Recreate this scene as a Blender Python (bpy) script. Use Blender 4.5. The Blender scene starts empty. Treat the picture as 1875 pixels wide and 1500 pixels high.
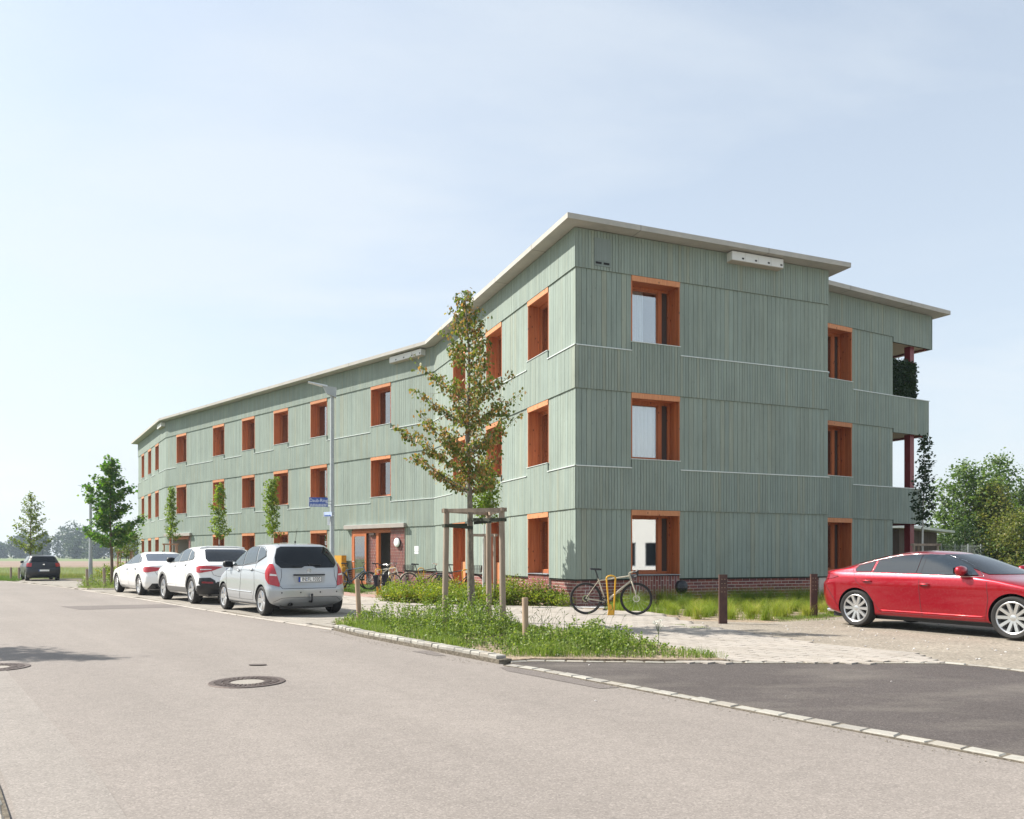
import bpy, bmesh, math, random
import numpy as np
from mathutils import Vector, Matrix
from mathutils.geometry import delaunay_2d_cdt
random.seed(7); RNG = np.random.default_rng(11)
S = bpy.context.scene
COL = S.collection
pi = math.pi
EYE = 1.3
# ---------------------------------------------------------------- camera
cam = bpy.data.cameras.new('camera'); camo = bpy.data.objects.new('camera', cam); COL.objects.link(camo)
camo.location = (0, 0, EYE); camo.rotation_euler = (pi/2, 0, 0)
cam.sensor_width = 36; cam.lens = 36*1468/1875; cam.shift_y = 268/1875
cam.clip_start = .05; cam.clip_end = 4000
S.camera = camo
# ---------------------------------------------------------------- sun and sky
SUN_EL = math.radians(44); SUN_AZ = math.radians(-76)      # azimuth from +Y, clockwise positive
sun = bpy.data.lights.new('sun', 'SUN'); sun.energy = 5.0; sun.angle = math.radians(.55); sun.color = (1, .945, .86)
suno = bpy.data.objects.new('sun', sun); COL.objects.link(suno)
sd = Vector((math.sin(SUN_AZ)*math.cos(SUN_EL), math.cos(SUN_AZ)*math.cos(SUN_EL), math.sin(SUN_EL)))
suno.rotation_euler = sd.to_track_quat('Z', 'Y').to_euler(); suno.location = sd*50
w = bpy.data.worlds.new('World'); S.world = w; w.use_nodes = True
nt = w.node_tree; N = nt.nodes; L = nt.links; N.clear()
out = N.new('ShaderNodeOutputWorld'); bg = N.new('ShaderNodeBackground'); L.new(bg.outputs[0], out.inputs[0])
sky = N.new('ShaderNodeTexSky'); sky.sky_type = 'NISHITA'; sky.sun_disc = False
sky.sun_elevation = SUN_EL; sky.sun_rotation = SUN_AZ; sky.air_density = 1.0; sky.dust_density = 1.6; sky.ozone_density = 1.0
bg.inputs[1].default_value = .112
# thin clouds, by direction: streaks and low cumulus banks
geo = N.new('ShaderNodeNewGeometry')
sep = N.new('ShaderNodeSeparateXYZ'); L.new(geo.outputs['Position'], sep.inputs[0])
def M_(op, a, b=None, c=None, tree=nt):
    n = tree.nodes.new('ShaderNodeMath'); n.operation = op
    for i, v in enumerate((a, b, c)):
        if v is None: continue
        if isinstance(v, (int, float)): n.inputs[i].default_value = v
        else: tree.links.new(v, n.inputs[i])
    return n.outputs[0]
zc = M_('MAXIMUM', sep.outputs[2], .0)
den = M_('ADD', zc, .12)
cu = M_('DIVIDE', sep.outputs[0], den); cv = M_('DIVIDE', sep.outputs[1], den)
comb = N.new('ShaderNodeCombineXYZ'); L.new(cu, comb.inputs[0]); L.new(cv, comb.inputs[1])
mp = N.new('ShaderNodeMapping'); L.new(comb.outputs[0], mp.inputs[0]); mp.inputs['Scale'].default_value = (.55, 1.25, 1); mp.inputs['Rotation'].default_value = (0, 0, .5)
mp.inputs['Location'].default_value = (3.1, 1.7, 0)
n1 = N.new('ShaderNodeTexNoise'); n1.inputs['Scale'].default_value = .9; n1.inputs['Detail'].default_value = 9; n1.inputs['Roughness'].default_value = .56; n1.inputs['Distortion'].default_value = .35
L.new(mp.outputs[0], n1.inputs[0])
rp = N.new('ShaderNodeMapRange'); rp.inputs[1].default_value = .46; rp.inputs[2].default_value = .64; rp.inputs[4].default_value = .55; L.new(n1.outputs[0], rp.inputs[0])
# low bank of haze-white cumulus near the horizon
n2 = N.new('ShaderNodeTexNoise'); n2.inputs['Scale'].default_value = 3.2; n2.inputs['Detail'].default_value = 8; n2.inputs['Roughness'].default_value = .55
mp2 = N.new('ShaderNodeMapping'); mp2.inputs['Scale'].default_value = (1, 1, 3.2); mp2.inputs['Location'].default_value = (.35, .2, .1); L.new(geo.outputs['Position'], mp2.inputs[0]); L.new(mp2.outputs[0], n2.inputs[0])
rp2 = N.new('ShaderNodeMapRange'); rp2.inputs[1].default_value = .40; rp2.inputs[2].default_value = .60; rp2.inputs[4].default_value = .92; L.new(n2.outputs[0], rp2.inputs[0])
low = N.new('ShaderNodeMapRange'); low.inputs[1].default_value = .34; low.inputs[2].default_value = .08; L.new(zc, low.inputs[0])
c2 = M_('MULTIPLY', rp2.outputs[0], low.outputs[0])
base_ = N.new('ShaderNodeMapRange'); base_.inputs[1].default_value = .62; base_.inputs[2].default_value = .0; base_.inputs[3].default_value = .44; base_.inputs[4].default_value = .72; L.new(zc, base_.inputs[0])
cl = M_('SUBTRACT', 1., M_('MULTIPLY', M_('SUBTRACT', 1., M_('MAXIMUM', rp.outputs[0], c2)), M_('SUBTRACT', 1., base_.outputs[0])))
mix = N.new('ShaderNodeMix'); mix.data_type = 'RGBA'
tnt = N.new('ShaderNodeMix'); tnt.data_type = 'RGBA'; tnt.blend_type = 'MULTIPLY'; tnt.inputs[0].default_value = 1; L.new(sky.outputs[0], tnt.inputs[6]); tnt.inputs[7].default_value = (.97, 1.015, 1.0, 1)
L.new(cl, mix.inputs[0]); L.new(tnt.outputs[2], mix.inputs[6]); mix.inputs[7].default_value = (4.4, 4.72, 4.98, 1)
L.new(mix.outputs[2], bg.inputs[0])
S.view_settings.view_transform = 'Standard'; S.view_settings.look = 'None'; S.view_settings.exposure = .85; S.view_settings.gamma = 1
S.view_settings.use_curve_mapping = False
S.cycles.max_bounces = 6; S.cycles.transparent_max_bounces = 8; S.cycles.volume_bounces = 0
S.cycles.sample_clamp_indirect = 8
# ---------------------------------------------------------------- helpers
class MB:
    def __init__(s): s.v = []; s.f = []; s.m = []
    def quad(s, a, b, c, d, mi=0):
        n = len(s.v); s.v += [tuple(a), tuple(b), tuple(c), tuple(d)]; s.f.append((n, n+1, n+2, n+3)); s.m.append(mi)
    def hexa(s, p, mi=0):            # p: 8 points, bottom 4 ccw, top 4 ccw
        n = len(s.v); s.v += [tuple(q) for q in p]
        for f in ((3,2,1,0),(4,5,6,7),(0,1,5,4),(1,2,6,5),(2,3,7,6),(3,0,4,7)):
            s.f.append(tuple(n+i for i in f)); s.m.append(mi)
    def box(s, x0, x1, y0, y1, z0, z1, mi=0, T=None):
        p = [(x0,y0,z0),(x1,y0,z0),(x1,y1,z0),(x0,y1,z0),(x0,y0,z1),(x1,y0,z1),(x1,y1,z1),(x0,y1,z1)]
        if T: p = [T @ Vector(q) for q in p]
        s.hexa(p, mi)
    def prism(s, poly, z0, z1, mi=0):
        n = len(s.v); k = len(poly)
        s.v += [(x, y, z0) for x, y in poly] + [(x, y, z1) for x, y in poly]
        s.f.append(tuple(range(n+k-1, n-1, -1))); s.f.append(tuple(range(n+k, n+2*k))); s.m += [mi, mi]
        for i in range(k):
            j = (i+1) % k; s.f.append((n+i, n+j, n+k+j, n+k+i)); s.m.append(mi)
    def tube(s, pts, r, n=8, mi=0, cap=True, closed=False):
        pts = [Vector(p) for p in pts]; k = len(pts)
        if not hasattr(r, '__len__'): r = [r]*k
        base = len(s.v); up = None
        for i, p in enumerate(pts):
            if closed: t = pts[(i+1) % k]-pts[i-1]
            else: t = pts[min(i+1, k-1)]-pts[max(i-1, 0)]
            t.normalize()
            if up is None: up = Vector((0,0,1)) if abs(t.z) < .9 else Vector((1,0,0))
            a = t.cross(up); 
            if a.length < 1e-4: a = t.cross(Vector((.3,.7,.2)))
            a.normalize(); b = a.cross(t).normalized(); up = b
            for j in range(n):
                an = 2*pi*j/n; s.v.append(tuple(p + (a*math.cos(an)+b*math.sin(an))*r[i]))
        for i in range(k if closed else k-1):
            i2 = (i+1) % k
            for j in range(n):
                j2 = (j+1) % n
                s.f.append((base+i*n+j, base+i*n+j2, base+i2*n+j2, base+i2*n+j)); s.m.append(mi)
        if cap and not closed:
            s.f.append(tuple(base+j for j in range(n-1, -1, -1))); s.f.append(tuple(base+(k-1)*n+j for j in range(n))); s.m += [mi, mi]
    def lathe(s, prof, n=24, T=None, mi=0, closed=False):   # prof: (r, h) about local Z
        base = len(s.v); k = len(prof)
        for r, h in prof:
            for j in range(n):
                a = 2*pi*j/n; p = Vector((r*math.cos(a), r*math.sin(a), h)); s.v.append(tuple(T @ p if T else p))
        for i in range(k if closed else k-1):
            i2 = (i+1) % k
            for j in range(n):
                j2 = (j+1) % n; s.f.append((base+i*n+j, base+i*n+j2, base+i2*n+j2, base+i2*n+j)); s.m.append(mi)
    def build(s, name, mats, parent=None, smooth=False, off=None, **props):
        me = bpy.data.meshes.new(name)
        v = s.v
        if off is not None: v = [(a-off[0], b-off[1], c-off[2]) for a, b, c in v]
        me.from_pydata(v, [], s.f)
        if not isinstance(mats, (list, tuple)): mats = [mats]
        for m in mats: me.materials.append(m)
        if len(mats) > 1: me.polygons.foreach_set('material_index', s.m)
        if smooth:
            me.polygons.foreach_set('use_smooth', [True]*len(me.polygons))
            if smooth != True: me.set_sharp_from_angle(angle=math.radians(smooth))
        o = bpy.data.objects.new(name, me); COL.objects.link(o)
        if parent: o.parent = parent
        for k, q in props.items(): o[k] = q
        return o
def tag(o, label=None, cat=None, group=None, kind=None):
    if label: o['label'] = label
    if cat: o['category'] = cat
    if group: o['group'] = group
    if kind: o['kind'] = kind
    return o
def thing(name, label, cat, loc=(0,0,0), rz=0, group=None):
    o = bpy.data.objects.new(name, None); COL.objects.link(o); o.empty_display_size = .2
    o.location = loc; o.rotation_euler = (0, 0, rz); return tag(o, label, cat, group)
def copy_tree(o, parent=None):
    c = o.copy(); COL.objects.link(c); c.parent = parent
    for ch in list(o.children): copy_tree(ch, c)
    return c
def relabel(o, label): o['label'] = label; return o
# ---------------------------------------------------------------- materials
def mat(name, col, rough=.8, metal=0, spec=.5, coat=0, **k):
    m = bpy.data.materials.new(name); m.use_nodes = True
    b = m.node_tree.nodes['Principled BSDF']
    b.inputs['Base Color'].default_value = (*col, 1); b.inputs['Roughness'].default_value = rough
    b.inputs['Metallic'].default_value = metal; b.inputs['Specular IOR Level'].default_value = spec
    b.inputs['Coat Weight'].default_value = coat; b.inputs['Coat Roughness'].default_value = .03
    for q, v in k.items(): b.inputs[q].default_value = v
    return m
def nd(m, t): return m.node_tree.nodes.new(t)
def lk(m, a, b): m.node_tree.links.new(a, b)
def noise(m, scale, detail=4, rough=.55, vec=None, sc=None, coord='Position'):
    if vec is None:
        g = nd(m, 'ShaderNodeNewGeometry'); vec = g.outputs['Position']
    if sc:
        mp = nd(m, 'ShaderNodeMapping'); mp.inputs['Scale'].default_value = sc; lk(m, vec, mp.inputs[0]); vec = mp.outputs[0]
    n = nd(m, 'ShaderNodeTexNoise'); n.inputs['Scale'].default_value = scale; n.inputs['Detail'].default_value = detail; n.inputs['Roughness'].default_value = rough
    lk(m, vec, n.inputs[0]); return n.outputs[0]
def ramp(m, fac, stops):
    r = nd(m, 'ShaderNodeValToRGB'); e = r.color_ramp.elements
    while len(e) < len(stops): e.new(.5)
    for i, (p, c) in enumerate(stops):
        e[i].position = p; e[i].color = (*c, 1) if hasattr(c, '__len__') else (c, c, c, 1)
    lk(m, fac, r.inputs[0]); return r.outputs[0]
def mixc(m, fac, a, b, mode='MIX'):
    x = nd(m, 'ShaderNodeMix'); x.data_type = 'RGBA'; x.blend_type = mode; x.clamp_factor = True
    for i, v in ((0, fac), (6, a), (7, b)):
        if isinstance(v, (int, float)): x.inputs[i].default_value = v
        elif isinstance(v, tuple): x.inputs[i].default_value = (*v, 1)
        else: lk(m, v, x.inputs[i])
    return x.outputs[2]
def setc(m, c): lk(m, c, m.node_tree.nodes['Principled BSDF'].inputs['Base Color'])
def bump(m, h, strength=.4, dist=.01):
    b = nd(m, 'ShaderNodeBump'); b.inputs['Strength'].default_value = strength; b.inputs['Distance'].default_value = dist
    lk(m, h, b.inputs['Height']); lk(m, b.outputs[0], m.node_tree.nodes['Principled BSDF'].inputs['Normal'])
def randv(m):                       # one value per plank, brick or leaf
    g = nd(m, 'ShaderNodeNewGeometry'); oi = nd(m, 'ShaderNodeObjectInfo')
    return M_('FRACT', M_('ADD', g.outputs['Random Per Island'], oi.outputs['Random'], tree=m.node_tree), tree=m.node_tree)
def mm(m, op, a, b=None): return M_(op, a, b, tree=m.node_tree)

def painted_board(name, c1, c2, c3, knots=.5):
    m = mat(name, c1, .72, spec=.25)
    r = randv(m)
    grain = noise(m, 1, 6, .6, sc=(38, 38, 1.3))
    big = noise(m, .9, 4, .6)
    base = ramp(m, r, [(0, c1), (.45, c2), (.8, c1), (1, c3)])
    g = ramp(m, grain, [(.3, .84), (.7, 1.1)])
    c = mixc(m, 1., base, g, 'MULTIPLY'); r2 = mm(m, 'FRACT', mm(m, 'MULTIPLY', r, 7.31)); c = mixc(m, 1., c, ramp(m, r2, [(0, .96), (1, 1.035)]), 'MULTIPLY')
    st_ = noise(m, 1, 4, .6, sc=(4.5, 4.5, .22)); c = mixc(m, 1., c, ramp(m, st_, [(.3, .92), (.7, 1.06)]), 'MULTIPLY')
    b2 = ramp(m, big, [(.3, .93), (.75, 1.06)])
    c = mixc(m, 1., c, b2, 'MULTIPLY')
    # knots
    gp = nd(m, 'ShaderNodeNewGeometry'); mp = nd(m, 'ShaderNodeMapping'); mp.inputs['Scale'].default_value = (6.5, 6.5, 3.2); lk(m, gp.outputs['Position'], mp.inputs[0])
    vo = nd(m, 'ShaderNodeTexVoronoi'); vo.inputs['Scale'].default_value = 1; vo.inputs['Randomness'].default_value = 1; lk(m, mp.outputs[0], vo.inputs[0])
    k = ramp(m, vo.outputs['Distance'], [(.0, .55), (.085, .75), (.12, 1)])
    c = mixc(m, knots, c, k, 'MULTIPLY')
    setc(m, c); bump(m, grain, .25, .004)
    return m
GREEN = painted_board('sage_green_stained_board', (.250,.304,.272), (.262,.308,.266), (.282,.312,.254))
def larch(name, c1, c2, c3):
    m = mat(name, c1, .6, spec=.35)
    gr = noise(m, 1, 6, .65, sc=(30, 30, 1.6)); r = randv(m)
    c = ramp(m, gr, [(.25, c3), (.5, c1), (.75, c2)])
    c = mixc(m, 1., c, ramp(m, r, [(0, .82), (1, 1.12)]), 'MULTIPLY')
    gp = nd(m, 'ShaderNodeNewGeometry'); mp = nd(m, 'ShaderNodeMapping'); mp.inputs['Scale'].default_value = (7, 7, 4.2); lk(m, gp.outputs['Position'], mp.inputs[0])
    vo = nd(m, 'ShaderNodeTexVoronoi'); vo.inputs['Scale'].default_value = 1; lk(m, mp.outputs[0], vo.inputs[0])
    k = ramp(m, vo.outputs['Distance'], [(.0, .25), (.10, .35), (.15, 1)])
    c = mixc(m, 1., c, k, 'MULTIPLY'); setc(m, c); bump(m, gr, .2, .003); return m
LARCH = larch('oiled_larch_wood', (.46,.138,.05), (.54,.185,.07), (.34,.09,.036))
LARCH_L = larch('pale_larch_beam', (.55,.23,.105), (.63,.30,.15), (.44,.16,.07))
SOFFITW = mat('spruce_soffit', (.42,.33,.23), .7)
def concrete(name, c, c2, sc=2.2, rough=.85):
    m = mat(name, c, rough, spec=.3)
    a = noise(m, sc, 8, .65); b = noise(m, 60, 3)
    cc = mixc(m, ramp(m, a, [(.35, 0), (.7, 1)]), c, c2)
    cc = mixc(m, .25, cc, ramp(m, b, [(.3, .6), (.7, 1.3)]), 'MULTIPLY'); setc(m, cc); bump(m, b, .2, .004); return m
CONC = concrete('concrete_roof_slab', (.46,.44,.40), (.38,.37,.345))
CONC2 = concrete('precast_canopy', (.40,.36,.325), (.33,.31,.29))
def brickmat():
    m = mat('red_brown_brick', (.2,.08,.07), .8, spec=.3); r = randv(m)
    c = ramp(m, r, [(0, (.17,.055,.05)), (.35, (.235,.085,.072)), (.65, (.27,.10,.082)), (.9, (.15,.062,.062)), (1, (.21,.09,.10))])
    n = noise(m, 70, 4); c = mixc(m, .6, c, ramp(m, n, [(.3, .7), (.7, 1.25)]), 'MULTIPLY')
    n2 = noise(m, 9, 5); c = mixc(m, mm(m, 'MULTIPLY', ramp(m, n2, [(.5, 0), (.75, 1)]), .35), c, (.33,.24,.22))
    setc(m, c); bump(m, n, .5, .006); return m
BRICK = brickmat()
MORTAR = concrete('pale_mortar', (.58,.52,.47), (.48,.43,.39), 8)
ZINC = mat('light_zinc_flashing', (.62,.66,.64), .45, .3)
SILL = mat('grey_aluminium_sill', (.36,.39,.43), .4, .4)
FRAMEW = larch('red_larch_window_frame', (.40,.125,.048), (.47,.165,.062), (.30,.085,.034))
def glassmat(name, tint=(.02,.024,.028), tr=.0, rough=.015, ior=1.5):
    m = bpy.data.materials.new(name); m.use_nodes = True; t = m.node_tree; t.nodes.clear()
    o = t.nodes.new('ShaderNodeOutputMaterial'); b = t.nodes.new('ShaderNodeBsdfPrincipled')
    b.inputs['Base Color'].default_value = (*tint, 1); b.inputs['Roughness'].default_value = rough; b.inputs['IOR'].default_value = ior
    if tr > 0:
        tp = t.nodes.new('ShaderNodeBsdfTransparent'); tp.inputs[0].default_value = (.9,.93,.93,1)
        g = t.nodes.new('ShaderNodeBsdfGlossy'); g.inputs[0].default_value = (1,1,1,1); g.inputs['Roughness'].default_value = rough
        fr = t.nodes.new('ShaderNodeFresnel'); fr.inputs[0].default_value = ior
        mr = t.nodes.new('ShaderNodeMath'); mr.operation = 'MULTIPLY_ADD'; mr.inputs[1].default_value = 2.2; mr.inputs[2].default_value = .16; t.links.new(fr.outputs[0], mr.inputs[0]); mr.use_clamp = True
        mx = t.nodes.new('ShaderNodeMixShader'); t.links.new(mr.outputs[0], mx.inputs[0]); t.links.new(tp.outputs[0], mx.inputs[1]); t.links.new(g.outputs[0], mx.inputs[2]); t.links.new(mx.outputs[0], o.inputs[0])
    else: t.links.new(b.outputs[0], o.inputs[0])
    return m
WGLASS = glassmat('window_glass', tr=1, ior=1.55)
ROOM = mat('room_wall', (.36,.34,.32), .9)
CURTAIN = mat('white_curtain', (.86,.87,.88), .9)
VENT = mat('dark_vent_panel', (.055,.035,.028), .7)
def asphalt(name, c, c2, spk=.5, sc=.5):
    m = mat(name, c, .88, spec=.25)
    g = nd(m, 'ShaderNodeNewGeometry')
    vo = nd(m, 'ShaderNodeTexVoronoi'); vo.inputs['Scale'].default_value = 105; lk(m, g.outputs['Position'], vo.inputs[0])
    sp = nd(m, 'ShaderNodeSeparateColor'); lk(m, vo.outputs['Color'], sp.inputs[0])
    grain = ramp(m, sp.outputs[0], [(0, 1-.55*spk), (.25, 1-.15*spk), (.75, 1+.10*spk), (1, 1+.75*spk)])
    big = noise(m, sc, 6, .6); cc = mixc(m, ramp(m, big, [(.3, 0), (.7, 1)]), c, c2)
    mid = noise(m, 6, 5, .7); cc = mixc(m, .5, cc, ramp(m, mid, [(.3, .86), (.7, 1.12)]), 'MULTIPLY')
    cc = mixc(m, 1., cc, grain, 'MULTIPLY')
    lane = noise(m, 1, 5, .6, sc=(.9, .9, 1)) if False else None
    gx = nd(m, 'ShaderNodeMapping'); gx.inputs['Rotation'].default_value = (0, 0, -math.atan2(.8, -.6)); lk(m, g.outputs['Position'], gx.inputs[0]); ln_ = noise(m, 1, 5, .6, vec=gx.outputs[0], sc=(.08, 1.1, 1)); cc = mixc(m, 1., cc, ramp(m, ln_, [(.3, .93), (.7, 1.06)]), 'MULTIPLY')
    stain = noise(m, 1.7, 8, .75); cc = mixc(m, mm(m, 'MULTIPLY', ramp(m, stain, [(.58, 0), (.72, 1)]), .22), cc, (c[0]*.62, c[1]*.6, c[2]*.58))
    setc(m, cc); bump(m, sp.outputs[0], .35, .006); return m
ROAD = asphalt('weathered_pale_asphalt', (.240,.214,.193), (.214,.191,.173), .4, .35)
ROADP = asphalt('asphalt_patch', (.165,.145,.134), (.15,.132,.122), .5)
ROADE = asphalt('asphalt_gutter_strip', (.252,.228,.206), (.226,.205,.186), .4)
def drive_mat():
    m = asphalt('dark_new_asphalt', (.074,.064,.060), (.094,.082,.077), .7, .6)
    b = m.node_tree.nodes['Principled BSDF']; src = b.inputs['Base Color'].links[0].from_socket
    d = noise(m, .55, 6, .6, sc=(1.2, 3.0, 1)); f = mm(m, 'MULTIPLY', ramp(m, d, [(.48, 0), (.78, 1)]), .34)
    setc(m, mixc(m, f, src, (.26,.235,.20))); return m
DRIVE = drive_mat()
def gravel_mat(name, c, c2, c3):
    m = mat(name, c, .95, spec=.2); g = nd(m, 'ShaderNodeNewGeometry')
    vo = nd(m, 'ShaderNodeTexVoronoi'); vo.inputs['Scale'].default_value = 38; lk(m, g.outputs['Position'], vo.inputs[0])
    sp = nd(m, 'ShaderNodeSeparateColor'); lk(m, vo.outputs['Color'], sp.inputs[0])
    cc = ramp(m, sp.outputs[0], [(0, c2), (.5, c), (.85, c3), (1, (c3[0]*1.15, c3[1]*1.15, c3[2]*1.15))])
    fine = noise(m, 22, 6, .75); cc = mixc(m, .65, cc, ramp(m, fine, [(.25, .68), (.75, 1.28)]), 'MULTIPLY')
    big = noise(m, 1.1, 6, .65); cc = mixc(m, .8, cc, ramp(m, big, [(.3, .82), (.7, 1.14)]), 'MULTIPLY')
    setc(m, cc); bump(m, fine, .7, .02); return m
GRAVEL = gravel_mat('sandy_gravel', (.272,.240,.198), (.215,.188,.152), (.32,.285,.235))
SOIL = gravel_mat('dry_sandy_soil', (.30,.235,.17), (.20,.15,.11), (.37,.30,.22))
PEB = gravel_mat('pale_pebbles', (.48,.46,.44), (.25,.24,.23), (.62,.6,.58))
def stone_mat(name, stops):
    m = mat(name, stops[0][1], .85, spec=.3); r = randv(m)
    c = ramp(m, r, stops); n = noise(m, 45, 6, .7); c = mixc(m, .8, c, ramp(m, n, [(.3, .78), (.7, 1.2)]), 'MULTIPLY')
    b = noise(m, .8, 5, .6); c = mixc(m, .8, c, ramp(m, b, [(.3, .86), (.7, 1.1)]), 'MULTIPLY')
    setc(m, c); bump(m, n, .4, .006); return m
PAVER = stone_mat('pale_concrete_paver', [(0, (.315,.283,.245)), (.5, (.375,.34,.30)), (1, (.34,.31,.275))])
PAVER2 = stone_mat('parking_paver', [(0, (.27,.245,.212)), (.5, (.315,.288,.25)), (1, (.295,.27,.235))])
PAVER_R = stone_mat('reddish_paver', [(0, (.34,.22,.185)), (.5, (.37,.25,.21)), (1, (.31,.2,.17))])
GRANITE = stone_mat('pale_granite', [(0, (.31,.295,.26)), (.4, (.36,.345,.305)), (.7, (.27,.255,.23)), (1, (.34,.31,.26))])
JOINT = gravel_mat('sandy_joint', (.15,.13,.10), (.11,.095,.075), (.19,.165,.13))
def leafmat(name, stops, trans=.35, rough=.5):
    m = bpy.data.materials.new(name); m.use_nodes = True; t = m.node_tree
    b = t.nodes['Principled BSDF']; b.inputs['Roughness'].default_value = rough; b.inputs['Specular IOR Level'].default_value = .35
    at = nd(m, 'ShaderNodeAttribute'); at.attribute_name = 'tint'
    c = ramp(m, at.outputs['Fac'], stops); lk(m, c, b.inputs['Base Color'])
    tr = nd(m, 'ShaderNodeBsdfTranslucent'); c2 = mixc(m, 1., c, (1.5, 1.7, .7), 'MULTIPLY'); lk(m, c2, tr.inputs[0])
    mx = nd(m, 'ShaderNodeMixShader'); mx.inputs[0].default_value = trans
    o = t.nodes['Material Output']; lk(m, b.outputs[0], mx.inputs[1]); lk(m, tr.outputs[0], mx.inputs[2]); lk(m, mx.outputs[0], o.inputs[0]); return m
def bark(name, c, c2):
    m = mat(name, c, .9, spec=.2); n = noise(m, 1, 6, .7, sc=(30, 30, 9)); setc(m, ramp(m, n, [(.3, c2), (.65, c)])); bump(m, n, .8, .01); return m
# numpy mesh from template copies
def np_mesh(name, V, F, material, parent=None, tint=None, off=None, smooth=False, **props):
    me = bpy.data.meshes.new(name); nv = len(V); nf = len(F); k = F.shape[1]
    if off is not None: V = V-np.array(off)
    me.vertices.add(nv); me.vertices.foreach_set('co', V.astype(np.float32).ravel())
    me.loops.add(nf*k); me.loops.foreach_set('vertex_index', F.astype(np.int32).ravel())
    me.polygons.add(nf); me.polygons.foreach_set('loop_start', np.arange(0, nf*k, k, dtype=np.int32))
    me.update(calc_edges=True)
    if tint is not None:
        a = me.attributes.new('tint', 'FLOAT', 'FACE'); a.data.foreach_set('value', tint.astype(np.float32))
    me.materials.append(material)
    o = bpy.data.objects.new(name, me); COL.objects.link(o)
    if parent: o.parent = parent
    for q, v in props.items(): o[q] = v
    return o
LEAF = (np.array([[0,0,0],[.30,.33,.05],[.36,.72,.02],[0,1.0,-.10],[-.36,.72,.02],[-.30,.33,.05],[0,.5,-.05]]), np.array([[0,1,6,5],[1,2,3,6],[6,3,4,5]]))
LOBE = (np.array([[0,0,0],[.22,.28,.04],[.62,.34,.0],[.30,.55,.03],[.42,.86,-.02],[0,1.,-.08],[-.42,.86,-.02],[-.30,.55,.03],[-.62,.34,0],[-.22,.28,.04]]), np.array([[0,1,3,9],[1,2,3,1],[3,4,5,9],[9,5,6,7],[9,7,8,9]]))
LEAF2 = (np.array([[0,0,0],[.34,.5,.06],[0,1.,0],[-.34,.5,.06]]), np.array([[0,1,2,3]]))
LOBE = (np.array([[0,0,0],[.25,.30,.05],[.60,.42,-.02],[.34,.62,.03],[.0,1.,-.06],[-.34,.62,.03],[-.60,.42,-.02],[-.25,.30,.05]]), np.array([[0,1,3,4],[0,4,5,7],[1,2,3,1],[7,5,6,7]]))
LOBE = (LOBE[0], np.array([[0,1,3,4],[0,4,5,7]])); LOBE[0][1] = [.60,.40,-.02]; LOBE[0][7] = [-.60,.40,-.02]; LOBE[0][3] = [.22,.58,.05]; LOBE[0][5] = [-.22,.58,.05]
def leaves(name, P, D, size, tint, tpl, material, parent=None, off=None, **props):
    """P centres (N,3), D leaf pointing direction (N,3), size (N,), tint (N,)"""
    n = len(P); V0, F0 = tpl
    D = D/np.maximum(np.linalg.norm(D, axis=1, keepdims=True), 1e-6)
    R = RNG.normal(size=(n, 3)); R[:, 2] += 1.1
    X = np.cross(D, R); X /= np.maximum(np.linalg.norm(X, axis=1, keepdims=True), 1e-6); Z = np.cross(X, D)
    V = P[:, None, :] + size[:, None, None]*(V0[None, :, 0:1]*X[:, None]*.9 + V0[None, :, 1:2]*D[:, None] + V0[None, :, 2:3]*Z[:, None])
    k = len(V0); F = (F0[None] + (np.arange(n)*k)[:, None, None]).reshape(-1, F0.shape[1])
    T = np.repeat(tint, len(F0))
    return np_mesh(name, V.reshape(-1, 3), F, material, parent, T, off, **props)
def blades(name, P, h, lean, width, tint, material, parent=None, **props):
    n = len(P); a = RNG.uniform(0, 2*pi, n); wd = np.stack([np.cos(a), np.sin(a), 0*a], 1)*width[:, None]
    b = RNG.uniform(0, 2*pi, n); ld = np.stack([np.cos(b), np.sin(b), 0*b], 1)*(lean*h)[:, None]
    up = np.zeros((n, 3)); up[:, 2] = h
    p0 = P-wd*.5; p1 = P+wd*.5; q0 = P+up*.55+ld*.25-wd*.4; q1 = P+up*.55+ld*.25+wd*.4; t = P+up*(1-.25*lean[:, None])+ld
    V = np.stack([p0, p1, q1, q0, t+wd*.05, t-wd*.05], 1).reshape(-1, 3)
    F = (np.array([[0,1,2,3],[3,2,4,5]])[None]+(np.arange(n)*6)[:, None, None]).reshape(-1, 4)
    return np_mesh(name, V, F, material, parent, np.repeat(tint, 2), **props)
def inpoly(x, y, poly):
    ins = np.zeros(len(x), bool); k = len(poly)
    for i in range(k):
        x0, y0 = poly[i]; x1, y1 = poly[i-1]
        c = ((y0 > y) != (y1 > y)); 
        with np.errstate(divide='ignore', invalid='ignore'): xi = (x1-x0)*(y-y0)/(y1-y0+1e-12)+x0
        ins ^= c & (x < xi)
    return ins
def sample_poly(poly, n):
    p = np.array(poly); lo = p.min(0); hi = p.max(0); out = np.zeros((0, 2))
    while len(out) < n:
        q = RNG.uniform(lo, hi, (n*2, 2)); q = q[inpoly(q[:, 0], q[:, 1], poly)]; out = np.vstack([out, q])
    return out[:n]
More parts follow.
